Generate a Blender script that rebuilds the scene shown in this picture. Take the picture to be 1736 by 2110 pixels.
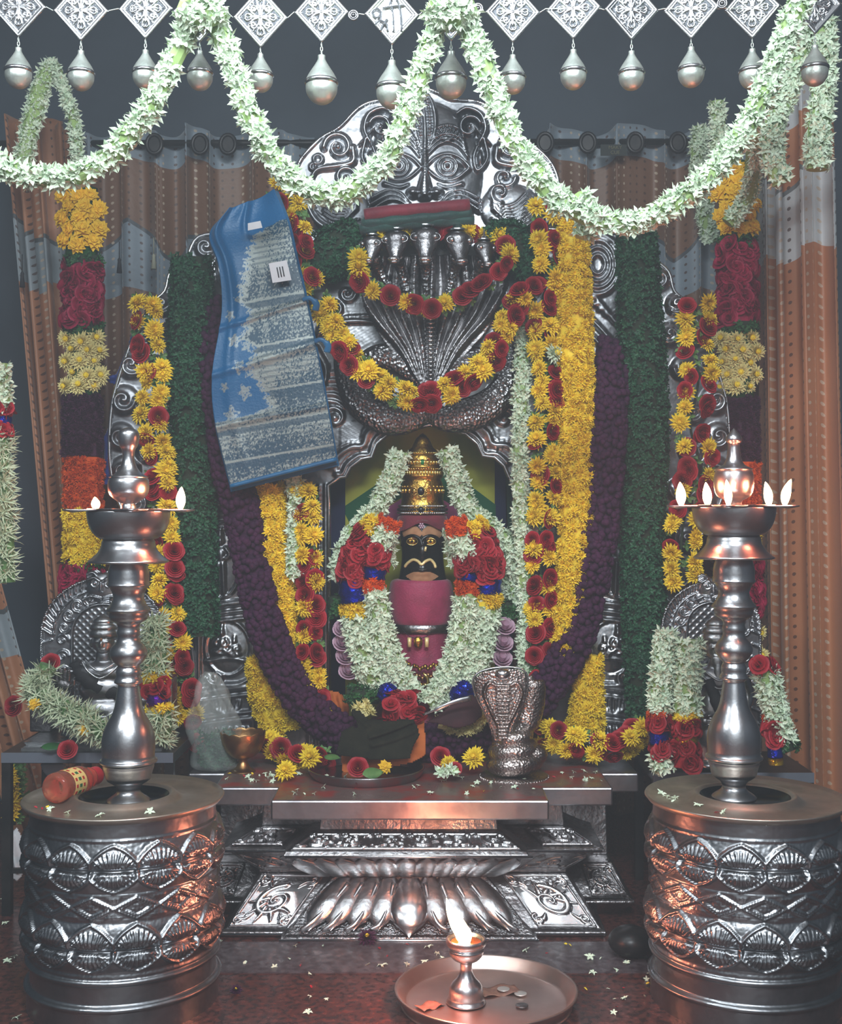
import bpy, math, random
import numpy as np
from mathutils import Vector, Matrix, Euler
for _o in list(bpy.data.objects): bpy.data.objects.remove(_o)
scn = bpy.context.scene
COL = scn.collection
PI = math.pi
R = math.radians
rnd = random.Random(7)
FL = 2500.0                                   # focal length in px of the 1736x2110 frame
# ---------------------------------------------------------------- camera, world, lights, exposure
cd = bpy.data.cameras.new('camera'); cam = bpy.data.objects.new('camera', cd); COL.objects.link(cam)
cam.location = (0, 0, 1.0); cam.rotation_euler = (R(90), 0, 0)
cd.sensor_fit = 'VERTICAL'; cd.sensor_height = 24; cd.lens = 24*FL/2110; cd.clip_start = .05
scn.camera = cam
w = bpy.data.worlds.new('world'); scn.world = w; w.use_nodes = True
w.node_tree.nodes['Background'].inputs[0].default_value = (.62, .72, .80, 1)
w.node_tree.nodes['Background'].inputs[1].default_value = .12
_v = w.node_tree.nodes.new('ShaderNodeVolumeScatter'); _v.inputs['Color'].default_value = (.84, .93, 1, 1); _v.inputs['Density'].default_value = .025      # thin even haze added to the air, lifts the dark tones everywhere
w.node_tree.links.new(_v.outputs[0], w.node_tree.nodes['World Output'].inputs['Volume'])
scn.view_settings.view_transform = 'Standard'; scn.view_settings.look = 'None'
scn.view_settings.exposure = 0.0; scn.view_settings.gamma = 1; scn.view_settings.use_curve_mapping = False
def area(name, loc, rot, sx, sy, power, col):
    l = bpy.data.lights.new(name, 'AREA'); l.shape = 'RECTANGLE'; l.size = sx; l.size_y = sy; l.energy = power; l.color = col
    o = bpy.data.objects.new(name, l); COL.objects.link(o); o.location = loc; o.rotation_euler = rot
    return o
area('tube_lamp_light', (-.15, 1.95, 2.17), (R(38), 0, 0), 1.25, .05, 10, (.84, .95, 1.0))
area('hall_lamp_light', (.35, .1, 2.6), (R(58), 0, R(4)), .9, .35, 50, (.86, .95, 1.0))
area('hall_side_light', (-1.6, .9, 2.3), (R(55), 0, R(-40)), .5, .3, 15, (.86, .95, 1.0))
area('added_ceiling_fill', (0, -.7, 2.95), (0, 0, 0), 1.6, .8, 120, (.88, .95, 1.0))  # added overhead fill behind the camera, brightens the room the silver reflects

def P(px, py, Y): return Vector(((px-868)*Y/FL, Y, 1-(py-1055)*Y/FL))
def S(c): return tuple((x/255/12.92 if x/255 <= .04045 else ((x/255+.055)/1.055)**2.4) for x in c)
# ---------------------------------------------------------------- materials
def mat(name, col, rough=.6, metal=0., col2=None, nscale=20., var=0., bump=0., bscale=60., emit=0., trans=0., ior=1.45,
        bkind='noise', alpha=1., rvar=0., spec=.5, sheen=0., attr=None, lo=.4, hi=.65, stretch=None, amat=None, sss=0):
    m = bpy.data.materials.new(name); m.use_nodes = True; nt = m.node_tree; N = nt.nodes; L = nt.links
    b = N['Principled BSDF']
    b.inputs['Base Color'].default_value = (*S(col), 1); b.inputs['Roughness'].default_value = rough
    b.inputs['Metallic'].default_value = metal; b.inputs['Specular IOR Level'].default_value = spec
    b.inputs['IOR'].default_value = ior
    tc = N.new('ShaderNodeTexCoord'); co = tc.outputs['Object']
    if stretch:
        mp = N.new('ShaderNodeMapping'); mp.inputs['Scale'].default_value = stretch; L.new(co, mp.inputs[0]); co = mp.outputs[0]
    out = None
    if attr:
        a = N.new('ShaderNodeAttribute'); a.attribute_name = attr; out = a.outputs['Color']
        if amat is not None:
            ml = N.new('ShaderNodeMath'); ml.operation = 'MULTIPLY'; ml.inputs[1].default_value = amat
            L.new(a.outputs['Alpha'], ml.inputs[0]); L.new(ml.outputs[0], b.inputs['Metallic'])
    nz = None
    if col2 is not None or rvar:
        nz = N.new('ShaderNodeTexNoise'); nz.inputs['Scale'].default_value = nscale; nz.inputs['Detail'].default_value = 5
        L.new(co, nz.inputs['Vector'])
    if col2 is not None:
        rp = N.new('ShaderNodeValToRGB'); rp.color_ramp.elements[0].position = lo; rp.color_ramp.elements[1].position = hi
        rp.color_ramp.elements[0].color = (*S(col), 1); rp.color_ramp.elements[1].color = (*S(col2), 1)
        L.new(nz.outputs['Fac'], rp.inputs[0]); out = rp.outputs[0]
    if rvar:
        mr = N.new('ShaderNodeMapRange'); mr.inputs[3].default_value = max(.02, rough-rvar); mr.inputs[4].default_value = rough+rvar
        mr.inputs[1].default_value = .3; mr.inputs[2].default_value = .7
        L.new(nz.outputs['Fac'], mr.inputs[0]); L.new(mr.outputs[0], b.inputs['Roughness'])
    if var:
        oi = N.new('ShaderNodeObjectInfo'); hs = N.new('ShaderNodeHueSaturation')
        mr = N.new('ShaderNodeMapRange'); mr.inputs[3].default_value = 1-var; mr.inputs[4].default_value = 1+var
        L.new(oi.outputs['Random'], mr.inputs[0]); L.new(mr.outputs[0], hs.inputs['Value'])
        if out: L.new(out, hs.inputs['Color'])
        else: hs.inputs['Color'].default_value = (*S(col), 1)
        out = hs.outputs[0]
    if out: L.new(out, b.inputs['Base Color'])
    if bump:
        if bkind == 'noise': t = N.new('ShaderNodeTexNoise'); t.inputs['Detail'].default_value = 3; ho = t.outputs['Fac']
        elif bkind == 'cells': t = N.new('ShaderNodeTexVoronoi'); ho = t.outputs['Distance']
        else: t = N.new('ShaderNodeTexWave'); t.inputs['Distortion'].default_value = 2; ho = t.outputs['Fac']
        t.inputs['Scale'].default_value = bscale; L.new(co, t.inputs['Vector'])
        bp = N.new('ShaderNodeBump'); bp.inputs['Strength'].default_value = bump; bp.inputs['Distance'].default_value = .004
        L.new(ho, bp.inputs['Height']); L.new(bp.outputs[0], b.inputs['Normal'])
    if emit:
        b.inputs['Emission Color'].default_value = (*S(col), 1); b.inputs['Emission Strength'].default_value = emit
    if trans: b.inputs['Transmission Weight'].default_value = trans
    if sheen: b.inputs['Sheen Weight'].default_value = sheen
    if sss:
        b.inputs['Subsurface Weight'].default_value = sss; b.inputs['Subsurface Scale'].default_value = .01
    if alpha < 1: b.inputs['Alpha'].default_value = alpha
    return m
M = {}
M['silver'] = mat('worked_silver', (206, 208, 210), .32, 1, (150, 150, 152), 9, rvar=.10, bump=.35, bscale=70)
M['silver_plate'] = mat('beaten_silver', (178, 180, 184), .33, 1, (104, 106, 110), 5, rvar=.1, bump=.9, bscale=17)
M['silver_dark'] = mat('tarnished_silver', (160, 158, 160), .34, 1, (100, 98, 100), 12, rvar=.1, bump=.5, bscale=90)
M['silver_scale'] = mat('scaled_silver', (150, 150, 152), .3, 1, (95, 92, 94), 8, bump=1.0, bscale=110, bkind='cells')
M['silver_stipple'] = mat('stippled_silver', (165, 165, 168), .28, 1, (105, 104, 106), 14, bump=1.0, bscale=170)
M['silver_sheet'] = mat('silver_sheet', (185, 185, 190), .36, 1, (130, 126, 130), 7, rvar=.1, bump=.5, bscale=14)
M['silver_bright'] = mat('polished_silver', (225, 226, 228), .24, 1, (180, 180, 183), 12, rvar=.06, bump=.12, bscale=30)
M['lamp_metal'] = mat('pewter', (205, 205, 208), .30, 1, (168, 168, 170), 6, rvar=.05, bump=.06, bscale=160)
M['bell'] = mat('bell_silver', (214, 220, 212), .42, .75, (176, 182, 174), 25, bump=.25, bscale=90)
M['cobra'] = mat('hammered_silver', (190, 180, 176), .30, 1, (140, 128, 124), 12, bump=.45, bscale=170, bkind='cells')
M['tray'] = mat('dull_tray', (205, 196, 184), .45, 1, (150, 140, 126), 8, rvar=.12, bump=.2, bscale=30)
M['plate'] = mat('plate_metal', (228, 206, 198), .36, 1, (190, 168, 160), 5, rvar=.06, bump=.05, bscale=60)
M['steel'] = mat('steel_plate', (160, 158, 162), .25, 1)
M['gold'] = mat('gold', (196, 156, 74), .28, 1, (128, 100, 46), 30, bump=.5, bscale=120)
M['gold_bright'] = mat('bright_gold', (238, 208, 120), .2, 1)
M['brass'] = mat('brass', (190, 146, 98), .36, 1, (140, 104, 68), 10, bump=.25, bscale=60)
M['black_stone'] = mat('black_stone', (16, 18, 18), .25, 0, bump=.15, bscale=40)
M['black_metal'] = mat('black_metal', (26, 26, 28), .35, .3, (44, 42, 42), 20)
M['dark_silver'] = mat('dark_statue', (182, 182, 186), .32, 1, (112, 112, 116), 9, bump=.3, bscale=60)
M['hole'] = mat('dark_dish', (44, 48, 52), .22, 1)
M['sandal'] = mat('sandal_paste', (168, 126, 92), .8, 0, (150, 108, 76), 40)
M['ivory'] = mat('gilt_ivory', (250, 226, 160), .3, .3)
M['maroon'] = mat('maroon_cloth', (110, 30, 48), .8, 0, (88, 22, 38), 30, bump=.3, bscale=220, sheen=.3)
M['pink'] = mat('rose_silk', (156, 44, 84), .55, 0, (130, 34, 66), 18, bump=.4, bscale=220, sheen=.4)
M['jasmine'] = mat('jasmine_petal', (226, 238, 216), .6, 0, (196, 216, 188), 60, spec=.3)
M['jasmine_green'] = mat('jasmine_stalk', (150, 178, 110), .6)
M['crossandra'] = mat('tuberose_petal', (206, 216, 186), .6, 0, (180, 194, 160), 60, spec=.3)
M['cream'] = mat('cream_petal', (232, 222, 160), .65, 0, (216, 202, 130), 60, spec=.3)
M['yellow'] = mat('yellow_petal', (242, 214, 62), .6, 0, (232, 200, 48), 50, var=.10, spec=.3)
M['yellow_heart'] = mat('flower_heart', (226, 190, 40), .7, var=.1)
M['marigold'] = mat('marigold_petal', (238, 194, 52), .65, 0, (226, 176, 40), 50, var=.1, spec=.3)
M['orange'] = mat('orange_petal', (226, 92, 22), .65, 0, (200, 70, 18), 50, var=.1, spec=.3)
M['rose'] = mat('red_rose_petal', (166, 30, 44), .55, 0, (138, 20, 34), 40, var=.18, spec=.35)
M['magenta'] = mat('magenta_petal', (158, 22, 66), .55, 0, (126, 14, 50), 40, var=.12, spec=.3)
M['pale_pink'] = mat('lotus_petal', (212, 184, 200), .55, 0, (196, 160, 182), 40, spec=.3)
M['purple'] = mat('purple_petal', (66, 22, 58), .75, 0, (48, 16, 46), 45, var=.1, bump=.4, bscale=260, spec=.25)
M['purple2'] = mat('dark_purple_petal', (66, 22, 56), .6, 0, (48, 16, 44), 45, spec=.3)
M['leaf'] = mat('green_leaf', (44, 92, 46), .5, 0, (30, 68, 38), 40, spec=.35)
M['leaf2'] = mat('deep_green_leaf', (34, 84, 54), .5, 0, (24, 64, 44), 40, spec=.35)
M['leaf_light'] = mat('light_green_leaf', (96, 134, 74), .5, 0, (70, 110, 60), 40)
M['stem'] = mat('stem_core', (30, 46, 26), .8)
M['foil_blue'] = mat('blue_foil', (24, 44, 190), .14, .9, bump=1., bscale=60)
M['foil_violet'] = mat('violet_foil', (110, 30, 170), .14, .9, bump=1., bscale=60)
M['foil_gold'] = mat('gold_foil', (230, 180, 40), .14, .9, bump=1., bscale=60)
M['blue_cloth'] = mat('blue_sheet', (24, 62, 150), .5, 0, (18, 46, 116), 12, sheen=.2)
M['olive'] = mat('olive_cloth', (27, 29, 20), .9, 0, (36, 37, 26), 30, bump=.3, bscale=300, spec=.2)
M['orange_cloth'] = mat('orange_cloth', (196, 104, 44), .75, 0, (176, 88, 34), 20, bump=.2, bscale=200)
M['maroon_dark'] = mat('dark_maroon_cloth', (58, 22, 30), .8, 0, (44, 16, 24), 20, bump=.2, bscale=200)
M['green_cloth'] = mat('green_cloth', (28, 74, 66), .6, 0, (20, 56, 54), 20, bump=.3, bscale=200, sheen=.3)
M['red_cloth'] = mat('wine_cloth', (128, 34, 52), .65, 0, (104, 26, 42), 20, bump=.3, bscale=200, sheen=.3)
M['white'] = mat('white_paper', (206, 210, 214), .7)
M['ink'] = mat('ink', (40, 40, 46), .7)
M['red_paint'] = mat('red_paint', (176, 36, 34), .5)
M['string'] = mat('thread', (170, 170, 150), .8)
M['plastic'] = mat('clear_plastic', (214, 226, 222), .18, 0, trans=.0, alpha=.17, bump=.8, bscale=22)
M['bottle'] = mat('oil_bottle', (240, 150, 122), .10, 0, trans=.85, ior=1.25)
M['cap'] = mat('red_cap', (206, 40, 58), .35)
M['label'] = mat('bottle_label', (226, 190, 120), .5)
M['note'] = mat('bank_note', (150, 110, 92), .7, 0, (120, 84, 74), 90)
M['coin'] = mat('coin', (226, 222, 216), .45, .8)
M['flame'] = mat('flame', (255, 214, 150), .5, emit=22)
M['wick'] = mat('wick', (60, 36, 26), .9)
M['stand_edge'] = mat('stand_edge', (112, 120, 132), .4, .4)
M['tube'] = mat('tube_lamp', (215, 236, 255), .5, emit=6)
M['stone'] = mat('altar_top', (112, 92, 88), .35, .35, (150, 60, 56), 14, rvar=.1, bump=.1, bscale=40, lo=.44, hi=.6)
M['relief_dark'] = mat('dark_relief_silver', (74, 76, 80), .4, .9, bump=.6, bscale=150)

# ---------------------------------------------------------------- object helpers
def link(o): COL.objects.link(o); return o
def tag(o, label=None, cat=None, group=None, kind=None):
    if label: o['label'] = label
    if cat: o['category'] = cat
    if group: o['group'] = group
    if kind: o['kind'] = kind
    return o
def thing(name, label, cat, loc=(0, 0, 0), group=None, rotz=0):
    o = link(bpy.data.objects.new(name, None)); o.location = loc; o.rotation_euler = (0, 0, rotz); o.empty_display_size = .02
    return tag(o, label, cat, group)
def copy_tree(o, parent=None):
    c = o.copy(); COL.objects.link(c); c.parent = parent
    for ch in o.children: copy_tree(ch, c)
    return c
class MB:
    def __init__(s): s.v = []; s.f = []; s.m = []; s.n = 0
    def add(s, V, Fs, mi=0, Mx=None):
        V = np.asarray(V, float)
        if Mx is not None:
            A = np.array(Mx); V = V @ A[:3, :3].T + A[:3, 3]
        n = s.n; s.v.append(V); s.n += len(V)
        s.f += [tuple(i+n for i in f) for f in Fs]
        s.m += [mi]*len(Fs) if isinstance(mi, int) else list(mi)
        return s
    def box(s, a, b, mi=0, Mx=None):
        (x0, y0, z0), (x1, y1, z1) = a, b
        V = [(x0, y0, z0), (x1, y0, z0), (x1, y1, z0), (x0, y1, z0), (x0, y0, z1), (x1, y0, z1), (x1, y1, z1), (x0, y1, z1)]
        return s.add(V, [(0, 3, 2, 1), (4, 5, 6, 7), (0, 1, 5, 4), (1, 2, 6, 5), (2, 3, 7, 6), (3, 0, 4, 7)], mi, Mx)
    def build(s, name, m, parent=None, smooth=True, local=True, loc=None):
        me = bpy.data.meshes.new(name)
        V = np.vstack(s.v) if s.v else np.zeros((0, 3))
        o = bpy.data.objects.new(name, me)
        if parent is not None and local:                 # verts are given in world space
            chain = []; p = parent; A = Matrix.Identity(4)
            while p: A = Matrix.LocRotScale(p.location, p.rotation_euler, p.scale) @ A; p = p.parent
            Ai = np.array(A.inverted()); V = V @ Ai[:3, :3].T + Ai[:3, 3]
        elif parent is None and local and len(V):
            c = np.array([(V[:, 0].min()+V[:, 0].max())/2, (V[:, 1].min()+V[:, 1].max())/2, V[:, 2].min()])
            V = V - c; o.location = c
        me.from_pydata(V.tolist(), [], s.f)
        for mm in (m if isinstance(m, (list, tuple)) else [m]): me.materials.append(mm)
        if any(s.m): me.polygons.foreach_set('material_index', s.m)
        if smooth: me.polygons.foreach_set('use_smooth', [True]*len(s.f))
        me.update(); link(o); o.parent = parent
        return o
def mod(o, kind, **k):
    m = o.modifiers.new(kind.lower(), kind)
    for a, b in k.items(): setattr(m, a, b)
    return o
def bevel(o, wd=.003, seg=2): return mod(o, 'BEVEL', width=wd, segments=seg, limit_method='ANGLE')
def T(loc, rot=(0, 0, 0), sc=1.0):
    if not isinstance(sc, (tuple, list)): sc = (sc, sc, sc)
    return Matrix.LocRotScale(Vector(loc), Euler(rot), Vector(sc))
def look(loc, n, sc=1., spin=0.):
    """matrix taking +Z to direction n"""
    q = Vector(n).to_track_quat('Z', 'Y')
    if not isinstance(sc, (tuple, list)): sc = (sc, sc, sc)
    return Matrix.Translation(Vector(loc)) @ q.to_matrix().to_4x4() @ Matrix.Rotation(spin, 4, 'Z') @ Matrix.Diagonal((*sc, 1))
def resample(pts, step):
    pts = [Vector(p) for p in pts]; out = [pts[0].copy()]; acc = 0
    for a, b in zip(pts, pts[1:]):
        L = (b-a).length
        if L < 1e-9: continue
        d = step-acc
        while d <= L: out.append(a.lerp(b, d/L)); d += step
        acc = L-(d-step)
    return out
def smooth_path(pts, n=8):
    """Catmull-Rom through the points"""
    p = [Vector(q) for q in pts]; p = [p[0]*2-p[1]]+p+[p[-1]*2-p[-2]]; out = []
    for i in range(1, len(p)-2):
        for k in range(n):
            t = k/n; a, b, c, d = p[i-1], p[i], p[i+1], p[i+2]
            out.append(.5*((2*b)+(c-a)*t+(2*a-5*b+4*c-d)*t*t+(3*b-a-3*c+d)*t**3))
    out.append(p[-2]); return out
def tube(mb, pts, r, seg=10, mi=0, closed=False, flat=1.0, up=None):
    pts = [Vector(p) for p in pts]; n = len(pts)
    rr = list(r) if isinstance(r, (list, tuple, np.ndarray)) else [r]*n
    V = []; prev = Vector(up) if up else None
    for i, p in enumerate(pts):
        t = (pts[(i+1) % n]-pts[i-1]) if closed else (pts[min(i+1, n-1)]-pts[max(i-1, 0)])
        t = t.normalized() if t.length > 1e-9 else Vector((0, 0, 1))
        if prev is None: prev = Vector((0, -1, 0)) if abs(t.y) < .9 else Vector((1, 0, 0))
        a = prev-t*prev.dot(t); a = a.normalized() if a.length > 1e-6 else t.orthogonal().normalized()
        b = t.cross(a); prev = a
        for k in range(seg):
            an = 2*PI*k/seg; V.append(p+a*(math.cos(an)*rr[i]*flat)+b*(math.sin(an)*rr[i]))
    Fs = []
    for i in range(n if closed else n-1):
        j = (i+1) % n
        for k in range(seg):
            k2 = (k+1) % seg; Fs.append((i*seg+k, i*seg+k2, j*seg+k2, j*seg+k))
    if not closed: Fs += [tuple(range(seg-1, -1, -1)), tuple((n-1)*seg+k for k in range(seg))]
    mb.add([tuple(v) for v in V], Fs, mi); return mb
def lathe(mb, prof, c=(0, 0), seg=40, mi=0, sx=1., sy=1., cap=True, zo=0.):
    """prof: list of (r, z)"""
    V = []; n = len(prof)
    for r, z in prof:
        for k in range(seg):
            a = 2*PI*k/seg; V.append((c[0]+r*math.cos(a)*sx, c[1]+r*math.sin(a)*sy, z+zo))
    Fs = [(i*seg+k, i*seg+(k+1) % seg, (i+1)*seg+(k+1) % seg, (i+1)*seg+k) for i in range(n-1) for k in range(seg)]
    if prof[0][1] > prof[-1][1]: Fs = [f[::-1] for f in Fs]
    if cap:
        if prof[0][0] > 1e-5: Fs.append(tuple(range(seg)))
        if prof[-1][0] > 1e-5: Fs.append(tuple((n-1)*seg+k for k in range(seg)))
    mb.add(V, Fs, mi); return mb
def smooth_prof(prof, n=4):
    return [(max(p.x, 0), p.z) for p in smooth_path([(a, 0, b) for a, b in prof], n)]
def ball(mb, c, r, mi=0, seg=12, rings=8, Mx=None):
    if not isinstance(r, (tuple, list)): r = (r, r, r)
    V = []; Fs = []
    for i in range(rings+1):
        ph = PI*i/rings
        for k in range(seg):
            a = 2*PI*k/seg; V.append((math.sin(ph)*math.cos(a)*r[0], math.sin(ph)*math.sin(a)*r[1], math.cos(ph)*r[2]))
    for i in range(rings):
        for k in range(seg):
            k2 = (k+1) % seg; Fs.append((i*seg+k, (i+1)*seg+k, (i+1)*seg+k2, i*seg+k2))
    A = Matrix.Translation(Vector(c)) @ (Mx if Mx else Matrix.Identity(4))
    mb.add(V, Fs, mi, A); return mb
def fastmesh(name, V, Q, mats, parent=None, smooth=True, uv=None, col=None, local=True):
    """numpy quads"""
    V = np.asarray(V, np.float64); Q = np.asarray(Q, np.int32); me = bpy.data.meshes.new(name); o = bpy.data.objects.new(name, me)
    if local:
        if parent is not None:
            A = Matrix.Identity(4); p = parent
            while p: A = Matrix.LocRotScale(p.location, p.rotation_euler, p.scale) @ A; p = p.parent
            Ai = np.array(A.inverted()); V = V @ Ai[:3, :3].T + Ai[:3, 3]
        else:
            c = np.array([(V[:, 0].min()+V[:, 0].max())/2, (V[:, 1].min()+V[:, 1].max())/2, V[:, 2].min()]); V = V-c; o.location = c
    me.vertices.add(len(V)); me.vertices.foreach_set('co', V.ravel())
    me.loops.add(Q.size); me.loops.foreach_set('vertex_index', Q.ravel())
    me.polygons.add(len(Q)); me.polygons.foreach_set('loop_start', np.arange(0, Q.size, 4, dtype=np.int32))
    me.polygons.foreach_set('loop_total', np.full(len(Q), 4, np.int32))
    me.polygons.foreach_set('use_smooth', np.full(len(Q), smooth))
    for m in (mats if isinstance(mats, (list, tuple)) else [mats]): me.materials.append(m)
    if uv is not None:
        l = me.uv_layers.new(name='uv'); l.data.foreach_set('uv', np.asarray(uv, np.float32)[Q.ravel()].ravel())
    if col is not None:
        c = me.color_attributes.new('paint', 'FLOAT_COLOR', 'POINT'); c.data.foreach_set('color', np.asarray(col, np.float32).ravel())
    me.update(); me.validate(); link(o); o.parent = parent
    return o
def gridq(nx, ny):
    i = np.arange(nx-1); j = np.arange(ny-1); I, J = np.meshgrid(i, j); a = (J*nx+I).ravel()
    return np.stack([a, a+1, a+nx+1, a+nx], 1)
def in_poly(X, Y, poly):
    ins = np.zeros(X.shape, bool); n = len(poly)
    for i in range(n):
        (x1, y1), (x2, y2) = poly[i], poly[(i+1) % n]
        if y1 == y2: continue
        c = ((y1 > Y) != (y2 > Y)) & (X < (x2-x1)*(Y-y1)/(y2-y1)+x1); ins ^= c
    return ins
class Relief:
    """a height field: coordinates in drawing units, heights in metres"""
    def __init__(s, x0, y0, x1, y1, step):
        s.x = np.arange(x0, x1+step*.5, step); s.y = np.arange(y0, y1+step*.5, step); s.X, s.Y = np.meshgrid(s.x, s.y)
        s.H = np.zeros(s.X.shape); s.Mk = np.ones(s.X.shape, bool); s.step = step
    def win(s, x0, y0, x1, y1):
        i0 = np.searchsorted(s.x, x0); i1 = np.searchsorted(s.x, x1); j0 = np.searchsorted(s.y, y0); j1 = np.searchsorted(s.y, y1)
        return (slice(j0, j1), slice(i0, i1))
    def stroke(s, pts, w, h, off=0., smooth=True, groove=False, beads=0):
        pts = [Vector((p[0], p[1], 0)) for p in pts]
        if smooth and len(pts) > 2: pts = smooth_path(pts, 6)
        ws = [w]*2 if not isinstance(w, (list, tuple)) else w
        A = resample(pts, max(max(ws)*.3, s.step*.7)); n = len(A)
        W = np.interp(np.linspace(0, 1, n), np.linspace(0, 1, len(ws)), ws)
        ax = np.array([a.x for a in A]); ay = np.array([a.y for a in A]); mw = max(ws)
        sl = s.win(ax.min()-mw, ay.min()-mw, ax.max()+mw, ay.max()+mw); X = s.X[sl]; Y = s.Y[sl]
        if X.size == 0: return s
        D = np.full(X.shape, 9.); HH = np.ones(X.shape)
        for i in range(n):
            d = np.hypot(X-ax[i], Y-ay[i])/max(W[i], 1e-6); m = d < D; D[m] = d[m]
            if beads: HH[m] = .45+.55*abs(math.sin(i*PI/beads))
        val = np.sqrt(np.clip(1-D*D, 0, 1))*h*HH
        if groove: s.H[sl] -= val
        else: s.H[sl] = np.where(D < 1, np.maximum(s.H[sl], off+val), s.H[sl])
        return s
    def spiral(s, cx, cy, r, turns, a0, w, h, d=1, off=0., rin=.08, tail=None):
        pts = []
        n = int(turns*14)
        for i in range(n+1):
            t = i/n; a = R(a0)+d*t*turns*2*PI; q = r*(1-t)+r*rin*t; pts.append((cx+q*math.cos(a), cy+q*math.sin(a)))
        if tail: pts = list(tail)+pts
        s.stroke(pts, [w, w, w*.7, w*.5], h, off); s.dome(cx, cy, w*.9, w*.9, h*1.2, off=off); return s
    def dome(s, cx, cy, rx, ry, h, rot=0., off=0., p=.5):
        mr = max(rx, ry); sl = s.win(cx-mr, cy-mr, cx+mr, cy+mr); X = s.X[sl]-cx; Y = s.Y[sl]-cy; c, q = math.cos(R(rot)), math.sin(R(rot))
        u = (X*c+Y*q)/rx; v = (-X*q+Y*c)/ry; d = u*u+v*v
        s.H[sl] = np.where(d < 1, np.maximum(s.H[sl], off+h*np.clip(1-d, 0, 1)**p), s.H[sl]); return s
    def ring(s, cx, cy, r, w, h, ry=None, off=0.):
        ry = ry or r; s.stroke([(cx+r*math.cos(a), cy+ry*math.sin(a)) for a in np.linspace(0, 2*PI, 25)], w, h, off, smooth=False); return s
    def hatch(s, poly, per, ang, h, ang2=None):
        m = in_poly(s.X, s.Y, poly) & (s.H < h*1.5); q = np.sin((s.X*math.cos(R(ang))+s.Y*math.sin(R(ang)))*2*PI/per)
        if ang2 is not None: q = np.maximum(q, np.sin((s.X*math.cos(R(ang2))+s.Y*math.sin(R(ang2)))*2*PI/per))
        s.H[m] += h*np.clip(q[m], 0, 1); return s
    def mask(s, poly, keep=True):
        m = in_poly(s.X, s.Y, poly); s.Mk &= m if keep else ~m; return s
    def blur(s, n=1):
        for _ in range(n):
            H = s.H; K = H.copy(); K[1:-1, 1:-1] = (H[1:-1, 1:-1]*4+H[:-2, 1:-1]+H[2:, 1:-1]+H[1:-1, :-2]+H[1:-1, 2:])/8; s.H = K
        return s
    def build(s, name, f, m, parent=None, thick=.004, flip=True, second=None):
        ny, nx = s.X.shape; V = f(s.X.ravel(), s.Y.ravel(), s.H.ravel()); Q = gridq(nx, ny); k = s.Mk.ravel()
        Q = Q[k[Q].all(1)]
        if flip: Q = Q[:, ::-1]
        used = np.unique(Q); re = np.full(len(V), -1); re[used] = np.arange(len(used))
        o = fastmesh(name, V[used], re[Q], m, parent)
        if second is not None: o.data.polygons.foreach_set('material_index', second.ravel()[Q].all(1).astype(np.int32))
        if thick: mod(o, 'SOLIDIFY', thickness=thick, offset=-1)
        return o
def pxmap(Y0):
    """drawing units are frame pixels of a panel standing at distance Y0, heights come towards the viewer"""
    def f(x, y, h): return np.stack([(x-868)*Y0/FL, Y0-h, 1-(y-1055)*Y0/FL], 1)
    return f
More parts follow.
